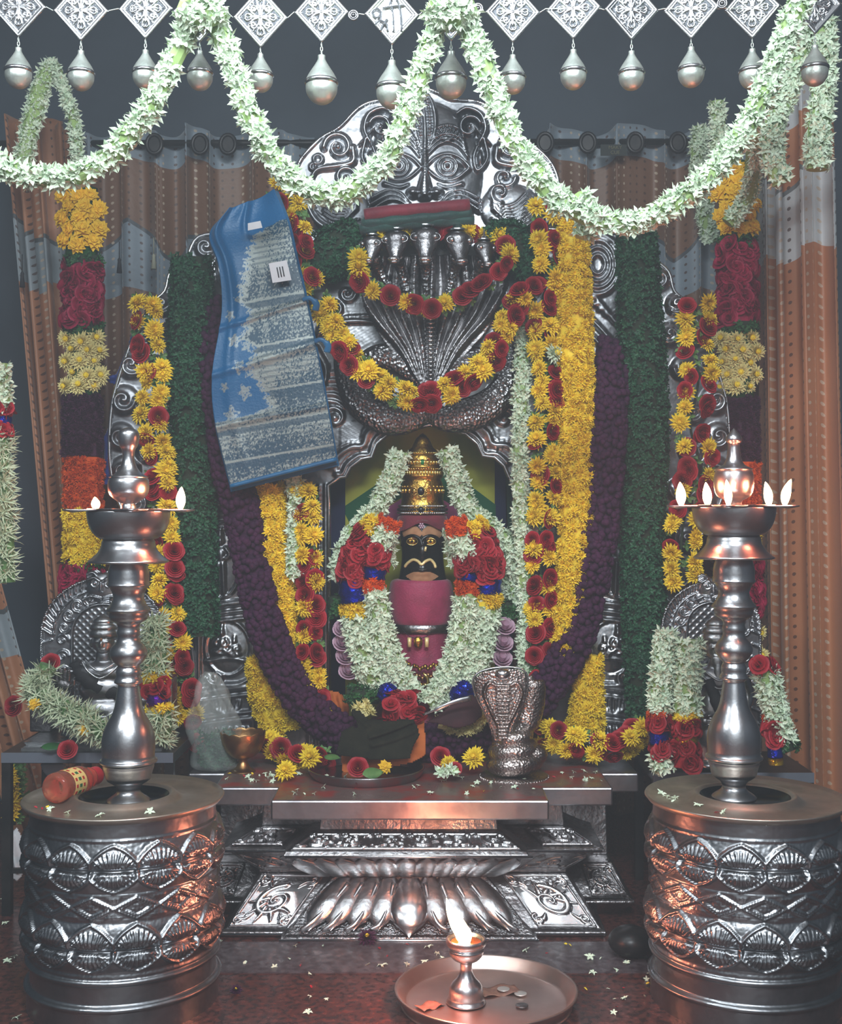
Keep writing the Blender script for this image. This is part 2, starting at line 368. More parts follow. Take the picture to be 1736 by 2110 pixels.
# ================================================================ the room
def math_node(nt, op, a, b=None, c=None):
    n = nt.nodes.new('ShaderNodeMath'); n.operation = op
    for i, q in enumerate((a, b, c)):
        if q is None: continue
        if isinstance(q, (int, float)): n.inputs[i].default_value = q
        else: nt.links.new(q, n.inputs[i])
    return n.outputs[0]
def mix_node(nt, f, a, b):
    n = nt.nodes.new('ShaderNodeMix'); n.data_type = 'RGBA'; nt.links.new(f, n.inputs[0])
    for i, q in ((6, a), (7, b)):
        if isinstance(q, tuple): n.inputs[i].default_value = (*q, 1)
        else: nt.links.new(q, n.inputs[i])
    return n.outputs[2]
def curtain_mat(name, brown, grey, bands, scallop, pitch=(.034, .026)):
    """bands: (v_top_band_end, v_grey_start, v_grey_end) measured down from the hem of the top edge"""
    m = bpy.data.materials.new(name); m.use_nodes = True; nt = m.node_tree; b = nt.nodes['Principled BSDF']
    b.inputs['Roughness'].default_value = .5; b.inputs['Sheen Weight'].default_value = .15
    uv = nt.nodes.new('ShaderNodeUVMap'); uv.uv_map = 'uv'; sp = nt.nodes.new('ShaderNodeSeparateXYZ'); nt.links.new(uv.outputs[0], sp.inputs[0])
    u, v = sp.outputs[0], sp.outputs[1]; mn = lambda *a: math_node(nt, *a)
    tri = mn('ABSOLUTE', mn('SUBTRACT', mn('FRACT', mn('DIVIDE', u, .42)), .5))
    v1 = mn('SUBTRACT', bands[1]+scallop*.5, mn('MULTIPLY', tri, scallop))
    g1 = mn('LESS_THAN', v, bands[0]); g2 = mn('MULTIPLY', mn('GREATER_THAN', v, v1), mn('LESS_THAN', v, bands[2]))
    g = mn('MAXIMUM', g1, g2)
    trim = mn('LESS_THAN', mn('ABSOLUTE', mn('SUBTRACT', v, v1)), .007)
    col = mix_node(nt, g, S(brown), S(grey))
    col = mix_node(nt, trim, col, S(tuple(int(x*.55) for x in grey)))
    fu = mn('SUBTRACT', mn('FRACT', mn('DIVIDE', u, pitch[0])), .5); fv = mn('SUBTRACT', mn('FRACT', mn('DIVIDE', v, pitch[1])), .5)
    d = mn('SQRT', mn('ADD', mn('MULTIPLY', mn('POWER', mn('ABSOLUTE', mn('MULTIPLY', fu, pitch[0]/pitch[1])), 2.0), 1.0), mn('POWER', mn('ABSOLUTE', fv), 2.0)))
    dot = mn('LESS_THAN', d, .17)
    ink = mix_node(nt, mn('GREATER_THAN', mn('FRACT', mn('MULTIPLY', mn('FLOOR', mn('DIVIDE', u, pitch[0]*3)), .5)), .3), S((70, 44, 34)), S((176, 160, 140)))
    col = mix_node(nt, mn('MULTIPLY', dot, .85), col, ink)
    nz = nt.nodes.new('ShaderNodeTexNoise'); nz.inputs['Scale'].default_value = 60; nt.links.new(uv.outputs[0], nz.inputs['Vector'])
    bp = nt.nodes.new('ShaderNodeBump'); bp.inputs['Strength'].default_value = .25; bp.inputs['Distance'].default_value = .004
    nt.links.new(nz.outputs['Fac'], bp.inputs['Height']); nt.links.new(bp.outputs[0], b.inputs['Normal'])
    nt.links.new(col, b.inputs['Base Color']); return m
def plain_box(name, a, b, m, kind='structure'):
    o = MB().box(a, b).build(name, m, smooth=False); tag(o, kind=kind); return o
granite = mat('red_granite', (94, 52, 46), .24, 0, (46, 28, 26), 70, rvar=.08, bump=.05, bscale=50, spec=.5, lo=.35, hi=.62)
wallm = mat('blue_grey_wall', (58, 70, 82), .6, 0, (48, 60, 72), 3, bump=.1, bscale=20)
hallm = mat('hall_wall', (196, 200, 200), .8, 0, (180, 186, 188), 2)
ceilm = mat('hall_ceiling', (200, 204, 206), .8)
plain_box('floor', (-2.6, -1.6, -.06), (2.6, 4.3, 0), granite)
plain_box('wall_back', (-2.6, 4.2, 0), (2.6, 4.3, 3.0), wallm)
plain_box('wall_left', (-2.7, -1.6, 0), (-2.6, 4.3, 3.0), wallm)
plain_box('wall_right', (2.6, -1.6, 0), (2.7, 4.3, 3.0), wallm)
plain_box('wall_front', (-2.6, -1.7, 0), (2.6, -1.6, 3.0), hallm)
plain_box('ceiling', (-2.7, -1.7, 3.0), (2.7, 4.3, 3.1), ceilm)
plain_box('trim_1', (-.52, 2.63, 0), (.50, 2.815, .003), mat('grey_granite_strip', (84, 76, 80), .3, 0, (58, 46, 50), 60, rvar=.1))

def curtain(name, top, bot, zt, zb, m, waves, amp, label=None, nz=90, nx=260, gather=None, top_wave=.02, parent=None):
    """top, bot: plan polylines (x, y) of the upper and lower edge; folds run down between them"""
    def along(pl, t):
        pl = [Vector(p) for p in pl]; L = [0]
        for a, b in zip(pl, pl[1:]): L.append(L[-1]+(b-a).length)
        q = t*L[-1]
        return np.interp(q, L, [p.x for p in pl]), np.interp(q, L, [p.y for p in pl])
    t = np.linspace(0, 1, nx); tx, ty = along(top, t); bx, by = along(bot, t); s = np.linspace(0, 1, nz)
    ph = waves*2*PI*t+1.3*np.sin(t*9+waves)+.8*np.sin(t*23)
    f = np.sin(ph)+.25*np.sin(2.3*ph+1)
    X = tx[None]*(1-s[:, None])+bx[None]*s[:, None]; Y = ty[None]*(1-s[:, None])+by[None]*s[:, None]
    Y = Y-amp*f[None]*(.75+.35*s[:, None]); X = X+amp*.45*np.cos(ph)[None]
    zt_ = zt+top_wave*np.sin(ph*.5)
    Z = zt_[None]*(1-s[:, None])+zb*s[:, None]
    tot = (Vector(top[-1])-Vector(top[0])).length
    U = np.broadcast_to((t*tot*1.45)[None], X.shape); Vv = (zt_[None]-Z)
    uv = np.stack([U.ravel(), Vv.ravel()], 1)
    o = fastmesh(name, np.stack([X.ravel(), Y.ravel(), Z.ravel()], 1), gridq(nx, nz)[:, ::-1], m, parent, uv=uv)
    mod(o, 'SOLIDIFY', thickness=.002)
    return o
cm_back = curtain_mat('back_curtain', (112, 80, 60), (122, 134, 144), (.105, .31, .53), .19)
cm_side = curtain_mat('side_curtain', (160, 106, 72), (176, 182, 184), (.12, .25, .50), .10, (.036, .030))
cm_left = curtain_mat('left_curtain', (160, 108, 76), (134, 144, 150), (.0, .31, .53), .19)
zt = P(0, 268, 3.95).z
def rod_things():
    t = thing('curtain_rod', 'dark steel curtain rod running behind the shrine top', 'curtain rod', P(868, 293, 3.94))
    mb = MB(); tube(mb, [P(-250, 297, 3.94), P(1540, 292, 3.94)], .011, 10); mb.build('rod', M['black_metal'], t)
rod_things()
def eyelets(parent, xs, Y, y0):
    for x in xs:
        mb = MB(); c = P(x, y0, Y-.03)
        tube(mb, [c+Vector((math.cos(a)*.024, 0, math.sin(a)*.030)) for a in np.linspace(0, 2*PI, 19)[:-1]], .007, 8, closed=True)
        mb.build('eyelet', M['black_metal'], parent)
        mb = MB(); lathe(mb, [(0, 0), (.022, 0)], seg=20, cap=False); V = np.vstack(mb.v); V = np.stack([V[:, 0]+c.x, V[:, 2]+c.y-.001, V[:, 1]*1.2+c.z], 1)
        mm = MB(); mm.add(V, mb.f); mm.build('eyelet_hole', M['black_metal'], parent)
def tassels(parent, spots, Y):
    for (x, y, d) in spots:
        c = P(x, y, Y); mb = MB(); tube(mb, [c+Vector((0, 0, .05)), c], .0015, 5, 0)
        lathe(mb, [(.001, 0), (.006, -.008), (.005, -.014), (.009, -.05), (.0, -.05)], (c.x, c.y), 10, 0, zo=c.z)
        mb.build('tassel', M['ink'] if d else M['string'], parent)
lx0 = P(-160, 0, 3.95).x; lx1 = P(650, 0, 3.95).x
t = thing('curtain', 'brown spotted curtain with grey bands hanging behind the blue sari', 'curtain', (-.9, 3.95, 0))
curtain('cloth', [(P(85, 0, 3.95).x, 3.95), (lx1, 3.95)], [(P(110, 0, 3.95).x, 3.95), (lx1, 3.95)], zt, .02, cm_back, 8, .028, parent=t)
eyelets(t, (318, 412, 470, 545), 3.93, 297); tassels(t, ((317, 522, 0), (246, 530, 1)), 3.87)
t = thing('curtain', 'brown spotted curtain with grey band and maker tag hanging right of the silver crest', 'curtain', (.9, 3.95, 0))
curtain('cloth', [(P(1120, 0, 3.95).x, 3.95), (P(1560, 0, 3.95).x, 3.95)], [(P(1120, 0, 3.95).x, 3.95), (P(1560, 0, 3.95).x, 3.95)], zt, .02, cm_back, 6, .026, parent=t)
eyelets(t, (1124, 1212, 1310, 1398), 3.93, 294)
mb = MB(); a = P(1238, 298, 3.87); b = P(1292, 298, 3.87); h = .036
mb.box((a.x, a.y-.002, a.z-h), (b.x, a.y, a.z)); mb.build('maker_tag', mat('tag_cloth', (38, 44, 42), .7), t, smooth=False)
def letters(parent, text, loc, size, m, rot=(R(90), 0, 0), depth=.0006, name='lettering'):
    cu = bpy.data.curves.new(name, 'FONT'); cu.body = text; cu.size = size; cu.extrude = depth; cu.align_x = 'CENTER'; cu.align_y = 'CENTER'
    tmp = link(bpy.data.objects.new('tmp', cu)); bpy.context.view_layer.update()
    me = bpy.data.meshes.new_from_object(tmp.evaluated_get(bpy.context.evaluated_depsgraph_get())); bpy.data.objects.remove(tmp)
    me.materials.clear(); me.materials.append(m); o = link(bpy.data.objects.new(name, me)); o.rotation_euler = rot
    o.location = Vector(loc)-(parent.location if parent else Vector()); o.parent = parent; return o
letters(t, 'MAKY\nCUE', (P(1268, 308, 3.87).x, a.y-.004, P(1268, 310, 3.87).z), .016, mat('tag_thread', (104, 100, 76), .7))
t = thing('curtain', 'copper brown curtain swept to the left edge beside the left flower column', 'curtain', (-1.1, 3.75, 0))
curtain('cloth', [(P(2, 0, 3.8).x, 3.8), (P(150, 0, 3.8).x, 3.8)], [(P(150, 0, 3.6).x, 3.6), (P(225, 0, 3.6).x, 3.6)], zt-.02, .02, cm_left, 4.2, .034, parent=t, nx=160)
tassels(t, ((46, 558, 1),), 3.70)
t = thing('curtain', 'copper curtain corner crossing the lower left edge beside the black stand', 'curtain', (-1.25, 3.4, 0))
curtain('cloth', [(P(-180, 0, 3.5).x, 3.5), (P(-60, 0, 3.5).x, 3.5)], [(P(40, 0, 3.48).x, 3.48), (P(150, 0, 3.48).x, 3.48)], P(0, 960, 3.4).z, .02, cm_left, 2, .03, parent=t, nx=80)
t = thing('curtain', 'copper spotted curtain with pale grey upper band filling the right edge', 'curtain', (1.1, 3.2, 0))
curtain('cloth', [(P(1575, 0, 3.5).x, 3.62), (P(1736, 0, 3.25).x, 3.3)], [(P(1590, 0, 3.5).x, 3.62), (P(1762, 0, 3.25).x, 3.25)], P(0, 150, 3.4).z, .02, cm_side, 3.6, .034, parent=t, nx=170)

# tube lamp fixture above the toran, just over the frame
t = thing('tube_lamp', 'tube lamp fixed above the silver pendant string', 'lamp', (-.15, 2.05, 2.2))
mb = MB(); mb.box((-.82, 2.02, 2.2), (.52, 2.08, 2.25)); mb.build('casing', ceilm, t, smooth=False)
mb = MB(); tube(mb, [(-.78, 2.05, 2.187), (.48, 2.05, 2.187)], .012, 12); mb.build('glass_tube', M['tube'], t)

# ================================================================ altar pedestal
def ring_loft(mb, prof, cx, back, mi=0, tilt=0.):
    """prof: (z, halfwidth, front_y); stepped rectangular block"""
    V = []
    for z, hw, fy in prof: V += [(cx-hw, fy, z), (cx+hw, fy, z), (cx+hw, back, z), (cx-hw, back, z)]
    Fs = []
    for i in range(len(prof)-1):
        a = i*4; b = a+4
        for k in range(4): Fs.append((a+k, b+k, b+(k+1) % 4, a+(k+1) % 4))
    up = prof[-1][0] < prof[0][0]
    if not up: Fs = [f[::-1] for f in Fs]
    Fs.append((0, 1, 2, 3) if up else (3, 2, 1, 0)); n = len(V); Fs.append((n-1, n-2, n-3, n-4) if up else (n-4, n-3, n-2, n-1))
    return mb.add(V, Fs, mi)
altar = thing('silver_pedestal', 'stepped silver altar pedestal with lotus petals carrying the idol', 'altar', (-.02, 3.0, 0))
def slab(name, cx, hw, fy, z0, z1, back, m, tl=0.):
    mb = MB(); mb.box((cx-hw, fy, z0), (cx+hw, back, z1)); o = mb.build(name, m, altar, smooth=False); bevel(o, .004, 2); return o
TOPZ = .322
slab('center_slab', -.026, .327, 2.85, .276, .322, 3.3, [M['silver_sheet']])
slab('middle_slab', -.020, .492, 2.985, .277, .3215, 3.4, [M['silver_sheet']])
slab('outer_slab', -.020, .585, 3.15, .272, .321, 3.62, [M['silver_sheet']])
for nm, cx, hw, fy, bk in (('center_top_sheet', -.026, .322, 2.856, 3.4), ('side_top_sheet', -.02, .487, 2.99, 3.42)):
    mb = MB(); mb.box((cx-hw, fy, .3221 if hw < .4 else .3216), (cx+hw, bk, .3228 if hw < .4 else .3222)); mb.build(nm, M['stone'], altar, smooth=False)
def tier(nm, cx, prof, back=3.5, m=None):
    mb = MB(); ring_loft(mb, prof, cx, back); o = mb.build(nm, m or M['silver_dark'], altar, smooth=False); bevel(o, .003, 2); return o
# centre tier
tier('neck', -.03, [(.278, .212, 2.925), (.234, .216, 2.92)])
tier('upper_cornice', -.035, [(.234, .228, 2.915), (.228, .238, 2.905), (.207, .282, 2.832), (.200, .287, 2.825), (.196, .285, 2.826)])
tier('upper_lotus', -.035, [(.195, .275, 2.835), (.172, .268, 2.85), (.140, .225, 2.89), (.120, .190, 2.93)], m=M['silver_sheet'])
tier('lower_lotus', -.028, [(.119, .185, 2.935), (.09, .215, 2.92), (.03, .27, 2.86), (.012, .292, 2.835), (.010, .30, 2.822), (.0, .30, 2.822)], m=M['silver_stipple'])
# middle and outer tiers
tier('middle_neck', -.02, [(.279, .37, 3.0), (.225, .375, 3.0)])
tier('middle_cornice', -.02, [(.225, .385, 2.98), (.206, .43, 2.90), (.198, .457, 2.878), (.194, .457, 2.878)])
tier('middle_under_cornice', -.02, [(.193, .44, 2.885), (.130, .375, 2.955), (.122, .375, 2.955)])
tier('middle_base', -.018, [(.121, .372, 2.955), (.014, .445, 2.868), (.012, .455, 2.855), (0, .455, 2.855)])
tier('outer_neck', -.02, [(.275, .50, 3.15), (.12, .50, 3.12)])
tier('outer_base', -.02, [(.12, .50, 3.05), (.05, .535, 2.99), (.046, .545, 2.975), (.04, .545, 2.975), (0.0, .51, 3.02)])
# lotus petals on the lower tier
def petal(mb, top, bot, w, bulge, side=0., n=8, m=7, tip=True):
    """a leaf lying on the face between two points; normal towards the viewer"""
    top = Vector(top); bot = Vector(bot); V = []
    for i in range(n+1):
        t = i/n; c = top.lerp(bot, t); ww = w*(.55+.75*math.sin(PI*min(t*1.05, 1)**1.0)**.8)*(1 if t < .7 else max(0.0, 1-((t-.7)/.3)**1.6))
        for j in range(m+1):
            s = -1+2*j/m
            hgt = bulge*math.sin(PI*min(t+.08, 1))**.6*math.sqrt(max(0, 1-s*s))+.002
            V.append((c.x+s*ww+side*(t-t*t)*0, c.y-hgt, c.z+hgt*.25))
    Fs = [(i*(m+1)+j, i*(m+1)+j+1, (i+1)*(m+1)+j+1, (i+1)*(m+1)+j) for i in range(n) for j in range(m)]
    mb.add(V, [f[::-1] for f in Fs])
def lotus_row():
    n = 9
    for i in range(n):
        u = (i-(n-1)/2)/((n-1)/2); u2 = abs(u)**.85*(1 if u >= 0 else -1)
        cx = -.028; mb = MB()
        if abs(u) < .01:
            petal(mb, (cx, 2.93, .116), (cx, 2.815, .012), .040, .030, n=12, m=12)
            for q in (-.014, 0, .014):
                tube(mb, [(cx+q*.6, 2.905, .108), (cx+q, 2.868, .08), (cx+q*.8, 2.843, .05)], .0016, 6)
            mb.build('lotus_petal', M['silver_bright'], altar)
        else:
            tx = cx+u2*.155; bx = cx+u2*.235
            petal(mb, (tx, 2.93, .117), (bx, 2.832, .022), .030, .022, n=12, m=10); mb.build('lotus_petal', M['silver'], altar)
            mb = MB(); tube(mb, smooth_path([(tx-.01*np.sign(u), 2.90, .112), ((tx+bx)/2-.012*np.sign(u), 2.868, .075), (bx-.006*np.sign(u), 2.832, .04), (bx+.022*np.sign(u), 2.826, .024)], 6), [.006]*18+[.001], 8)
            mb.build('petal_rim', M['silver_bright'], altar)
    for i in range(11):
        u = (i-5)/5; mb = MB(); cx = -.035
        petal(mb, (cx+u*.20, 2.915, .124), (cx+u*.255, 2.828, .194), .027, .014, n=10, m=8)
        mb.build('upper_petal', M['silver'], altar)
    for (z, hw, y, r, nm) in ((.1975, .288, 2.822, .0035, 'edge_rim'), (.004, .302, 2.819, .004, 'edge_rim'), (.196, .458, 2.875, .003, 'edge_rim'), (.006, .457, 2.852, .004, 'edge_rim')):
        mb = MB(); tube(mb, [(-.028-hw, y, z), (-.028+hw, y, z)], r, 8); mb.build(nm, M['silver_bright'], altar)
lotus_row()
def scroll_panel(nm, corners, m, seed=0, flip=1, kind='scroll', step=.0016):
    """carved relief on a sloping quadrilateral: corners TL, TR, BR, BL"""
    TL, TR, BR, BL = [Vector(c) for c in corners]; W = ((TR-TL).length+(BR-BL).length)/2; Hh = ((BL-TL).length+(BR-TR).length)/2
    r = Relief(0, 0, W, Hh, step); q = min(W, Hh)
    r.stroke([(.004, .004), (W-.004, .004), (W-.004, Hh-.004), (.004, Hh-.004), (.004, .004)], .0035, .004, smooth=False)
    if kind == 'scroll':
        n = max(1, int(round(W/Hh)))
        for i in range(n):
            cx = W*(i+.5)/n; d = flip if i % 2 == 0 else -flip; s = q*.40
            r.spiral(cx, Hh*.52, s*.82, 1.5, -90, s*.15, .006, d)
            for k in range(5):
                a = R(200+k*36*d+i*60); r.stroke([(cx+s*.4*math.cos(a), Hh*.52+s*.4*math.sin(a)), (cx+s*.75*math.cos(a+.35*d), Hh*.52+s*.75*math.sin(a+.35*d)), (cx+s*1.12*math.cos(a+.4*d), Hh*.52+s*1.12*math.sin(a+.4*d))], [s*.13, s*.10, s*.03], .0055)
            for sx in (-1, 1):
                for sy in (-1, 1):
                    ccx, ccy = cx+sx*W/n*.40, Hh*(.5+.36*sy); r.spiral(ccx, ccy, s*.26, 1.2, 90*sx, s*.075, .0055, sx*sy); r.stroke([(ccx, ccy), (ccx-sx*s*.25, ccy-sy*s*.05), (ccx-sx*s*.45, ccy-sy*s*.3)], [s*.12, s*.1, s*.03], .005); r.dome(ccx, ccy, s*.12, s*.12, .005)
    r.H[r.H < .0004] += 0; 
    N = (TR-TL).cross(BL-TL).normalized()
    if N.y > 0: N = -N
    tl, tr, br, bl = [np.array(c) for c in (TL, TR, BR, BL)]; N = np.array(N)
    def f(x, y, h):
        u = (x/W)[:, None]; v = (y/Hh)[:, None]
        return (tl*(1-u)+tr*u)*(1-v)+(bl*(1-u)+br*u)*v+N*(h[:, None]+.0015)
    return r.build(nm, f, m, altar, thick=.001)
for sx in (-1, 1):
    c = -.02
    def fx(x): return c+sx*x
    def quad(xi_t, xo_t, yt, zt_, xi_b, xo_b, yb, zb):
        L = [(fx(xi_t), yt, zt_), (fx(xo_t), yt, zt_), (fx(xo_b), yb, zb), (fx(xi_b), yb, zb)]
        return L if sx > 0 else [L[1], L[0], L[3], L[2]]
    scroll_panel('carved_panel', quad(.215, .362, 2.955, .117, .297, .437, 2.868, .018), M['silver_bright'], flip=sx)
    scroll_panel('carved_panel', quad(.30, .428, 2.90, .186, .255, .368, 2.955, .135), M['silver_dark'], flip=-sx)
    scroll_panel('carved_panel', quad(.27, .385, 2.975, .223, .31, .435, 2.893, .204), M['silver_dark'], flip=sx)
    scroll_panel('carved_panel', quad(.42, .49, 3.048, .116, .44, .53, 2.988, .056), M['silver_dark'], flip=-sx)
scroll_panel('carved_panel', [(-.26, 2.907, .2275), (.19, 2.907, .2275), (.235, 2.838, .2085), (-.305, 2.838, .2085)], M['silver'], flip=1)
# ================================================================ the silver shrine plate behind the idol
YS = 3.45
shrine = thing('silver_shrine', 'tall embossed silver shrine arch with monster face crest and coiled serpent', 'shrine', (0, YS, TOPZ))
def mir(pts): return [(1730-x, y) for x, y in pts]
Lout = [(640, 470), (560, 474), (480, 480), (410, 488), (385, 530), (352, 560), (340, 600), (312, 625), (300, 650), (278, 690), (262, 730), (245, 780), (232, 830),
        (226, 900), (228, 960), (240, 1020), (262, 1070), (288, 1110), (300, 1150), (308, 1200), (328, 1260), (350, 1300), (395, 1330), (402, 1540)]
inner = [(678, 1540), (678, 1040), (676, 1000), (700, 983), (712, 982), (722, 962), (745, 945), (766, 942), (775, 915), (800, 893), (840, 888), (886, 874),
         (925, 886), (960, 893), (985, 915), (995, 939), (1020, 942), (1040, 960), (1048, 979), (1060, 1000), (1062, 1540)]
body_poly = Lout+inner+mir(Lout)[::-1]
r = Relief(218, 460, 1512, 1542, 2.8); r.mask(body_poly)
# lobed arch mouldings
for off, wd, h, bd in ((7, 6, .010, 0), (20, 3.2, .006, 2), (31, 7, .011, 0), (44, 3, .005, 2)):
    q = [(870+(x-870)*(1+off/190), y-off*.75) for x, y in inner[3:-3]]
    r.stroke(q, wd, h, beads=bd)
for x0 in (658, 1078):
    for dx, wd, h, bd in ((-12, 3, .006, 2), (0, 3.4, .007, 2), (13, 4, .006, 0), (-20, 4, .006, 0)): r.stroke([(x0+dx, 1540), (x0+dx, 1000)], wd, h, smooth=False, beads=bd)
rr = random.Random(3)
def both(f):
    for s in (1, -1): f(lambda x: x if s == 1 else 1730-x, s)
def wing(X, s):
    # plump scrolls up the outer edge
    for (cx, cy, rad, a) in ((372, 575, 26, 0), (335, 628, 24, 40), (302, 688, 30, 20), (272, 752, 30, 10), (256, 825, 32, 0), (250, 900, 30, 0), (258, 970, 32, -20), (280, 1040, 30, -30),
                             (425, 510, 24, 60), (318, 1110, 30, -40), (330, 1190, 30, 0), (300, 850, 26, 0), (305, 930, 26, 0), (320, 760, 28, 0), (350, 690, 26, 0), (330, 1010, 26, 0)):
        r.dome(X(cx), cy, rad, rad, .012); r.spiral(X(cx), cy, rad*.8, 1.3, a if s == 1 else 180-a, rad*.22, .018, s, off=.004)
    for i in range(12):
        y = 1120+i*34; r.stroke([(X(300), y+20), (X(330), y), (X(356), y-22)], [8, 6, 2], .010)
    # large ringed scroll on the shoulder
    for q, wd in ((46, 6), (36, 5), (26, 4), (15, 4)): r.ring(X(498), 545, q, wd, .012, ry=q*1.35)
    for i in range(5): r.stroke([(X(515-i*9), 480+i*2), (X(498-i*9), 497), (X(470-i*5), 492)], [5, 4, 1], .010)
    r.stroke([(X(548), 625), (X(500), 670), (X(455), 720)], 6, .012); r.stroke([(X(560), 640), (X(512), 690), (X(470), 740)], 5, .012)
    for i in range(6): r.stroke([(X(530-i*12), 610+i*9), (X(515-i*12), 600+i*14), (X(490-i*10), 628+i*15)], [7, 5, 1], .011)
    r.spiral(X(455), 660, 20, 1.3, 0, 4, .011, s)
    # scrolls flanking the serpent
    r.spiral(X(690), 640, 26, 1.4, 90, 6, .014, s); r.spiral(X(716), 605, 18, 1.2, 0, 4, .010, s)
    r.stroke([(X(655), 690), (X(690), 668), (X(740), 662), (X(800), 668)], [6, 7, 4], .012); r.stroke([(X(655), 676), (X(700), 655), (X(800), 650)], 3, .008, beads=2)
    r.stroke([(X(650), 720), (X(672), 760), (X(668), 800)], [10, 8, 3], .014)
    r.hatch([(X(700), 600), (X(770), 600), (X(800), 660), (X(720), 650)], 6, 45, .003, -45)
    r.hatch([(X(700), 672), (X(800), 672), (X(790), 700), (X(700), 735)], 6, 60, .003)
    for i in range(5): r.stroke([(X(660-i*2), 775+i*13), (X(690), 768+i*15), (X(712), 778+i*16)], [4, 4, 2], .009)
    r.spiral(X(690), 862, 24, 1.3, 200 if s == 1 else -20, 5, .014, s); r.dome(X(690), 862, 12, 12, .014)
    r.stroke([(X(720), 800), (X(735), 850), (X(790), 885), (X(866), 880)], [5, 7, 8, 3], .012)
    r.hatch([(X(700), 880), (X(740), 860), (X(800), 888), (X(770), 905), (X(700), 930)], 6, -55, .004)
    r.spiral(X(640), 900, 26, 1.4, 0, 6, .013, -s); r.spiral(X(600), 560, 26, 1.2, 0, 6, .012, s); r.spiral(X(600), 700, 30, 1.2, 0, 6, .012, s)
    # pillar
    r.stroke([(X(410), 1000), (X(410), 1540)], 5, .010, smooth=False); r.stroke([(X(522), 1000), (X(522), 1540)], 5, .010, smooth=False)
    for (y, h) in ((1005, 6), (1020, 4), (1060, 7), (1075, 5), (1245, 8), (1262, 5), (1278, 4), (1420, 8), (1436, 4), (1472, 4), (1486, 7), (1520, 6)):
        r.stroke([(X(414), y+8), (X(466), y), (X(518), y-6)], h, .012)
    for i in range(6): r.stroke([(X(450+i*10), 1040), (X(440+i*9), 1020), (X(462+i*7), 1002)], [5, 4, 1], .011)
    r.ring(X(455), 1160, 42, 4, .010, ry=72); r.dome(X(455), 1160, 38, 66, .008)
    figure(X(455), 1115, 1.0)
    r.ring(X(470), 1335, 46, 3, .009, ry=56); r.dome(X(470), 1335, 42, 52, .007)
    figure(X(458), 1305, .72, seated=True); figure(X(484), 1322, .5, seated=True)
    r.stroke([(X(425), 1362), (X(470), 1356), (X(505), 1360)], 4, .014)
    r.spiral(X(445), 1395, 18, 1.3, 180 if s == 1 else 0, 5, .013, -s); r.stroke([(X(445), 1412), (X(490), 1410), (X(520), 1395)], [6, 6, 3], .012)
    for q in (6, 14, 22, 30): r.stroke([(X(466-q), 1440), (X(466-q*.8), 1462), (X(466), 1470), (X(466+q*.8), 1462), (X(466+q), 1440)], 2.6, .010)
    for i in range(8): r.stroke([(X(420+i*13), 1500), (X(412+i*14), 1532)], 4, .010)
def figure(cx, cy, k, seated=False):
    r.dome(cx, cy, 8*k, 10*k, .018); r.stroke([(cx, cy-9*k), (cx, cy-28*k)], [6*k, 2*k], .018, smooth=False)
    r.dome(cx, cy+28*k, 13*k, 20*k, .017)
    for s in (-1, 1):
        r.stroke([(cx+s*11*k, cy+14*k), (cx+s*20*k, cy+28*k), (cx+s*8*k, cy+38*k)], 4*k, .018)
        if seated: r.stroke([(cx+s*4*k, cy+46*k), (cx+s*22*k, cy+52*k), (cx-s*2*k, cy+58*k)], 6*k, .018)
        else: r.stroke([(cx+s*5*k, cy+46*k), (cx+s*7*k, cy+78*k), (cx+s*8*k, cy+108*k)], [7*k, 5*k, 4*k], .017)
both(wing)
r.blur(1)
r.build('body_plate', pxmap(YS), M['silver_plate'], shrine, thick=.006)
mb = MB()
for pl in (Lout, mir(Lout)): tube(mb, smooth_path([P(x, y, YS) for x, y in pl], 4), .0055, 8)
mb.build('outer_rim', M['silver_bright'], shrine)
mb = MB(); tube(mb, [P(x, y, YS-.004) for x, y in inner], .006, 8); mb.build('arch_rim', M['silver_bright'], shrine)

# crest with the monster face
YC = 3.41
crest_poly = [(612, 345), (625, 322), (660, 286), (700, 262), (740, 222), (780, 207), (840, 205), (868, 182), (900, 190), (930, 205), (985, 210), (1030, 235), (1060, 270), (1100, 300),
              (1136, 336), (1152, 380), (1148, 430), (1130, 462), (1100, 482), (660, 482), (632, 440), (618, 395)]
r = Relief(606, 176, 1160, 486, 1.9); r.mask(crest_poly)
r.dome(876, 360, 118, 150, .030, p=.6)
def C(pts, w, h, off=0, **k): r.stroke(pts, w, h, off, **k)
for (ex, q) in ((823, 1), (922, -1)):
    r.dome(ex, 350, 40, 24, .040); r.ring(ex, 350, 20, 3, .044); r.ring(ex, 350, 11, 2.6, .047); r.dome(ex, 350, 5, 5, .050)
    C([(ex-46, 352), (ex-25, 332), (ex, 324), (ex+25, 332), (ex+46, 352)], 4, .042); C([(ex-46, 352), (ex-22, 372), (ex, 378), (ex+22, 372), (ex+46, 352)], 4, .040)
    for i in range(5): C([(ex-44+i*2, 330-i*10), (ex-20, 306-i*9), (ex+2, 300-i*9), (ex+24, 308-i*9), (ex+42-i*2, 330-i*10)], 3.2, .040-.0015*i, beads=2 if i == 3 else 0)
    C([(ex-30*q, 384), (ex, 392), (ex+20*q, 386)], 5, .034)
for k in (-16, -8, 0, 8, 16): C([(876+k*.3, 325), (876+k*1.3, 270), (872+k*1.2, 220), (870, 184)], [5, 6, 5, 2], .044-abs(k)*.0006, beads=1.4 if k in (-8, 8) else 0)
for i in range(9): a = R(-90+(i-4)*17); C([(922, 300), (922+28*math.cos(a), 300+34*math.sin(a))], 1.8, .040, smooth=False)
C([(876, 320), (876, 360), (875, 405)], [5, 7, 20], .060); r.dome(852, 404, 17, 14, .054); r.dome(900, 404, 17, 14, .054); r.dome(876, 410, 15, 12, .062)
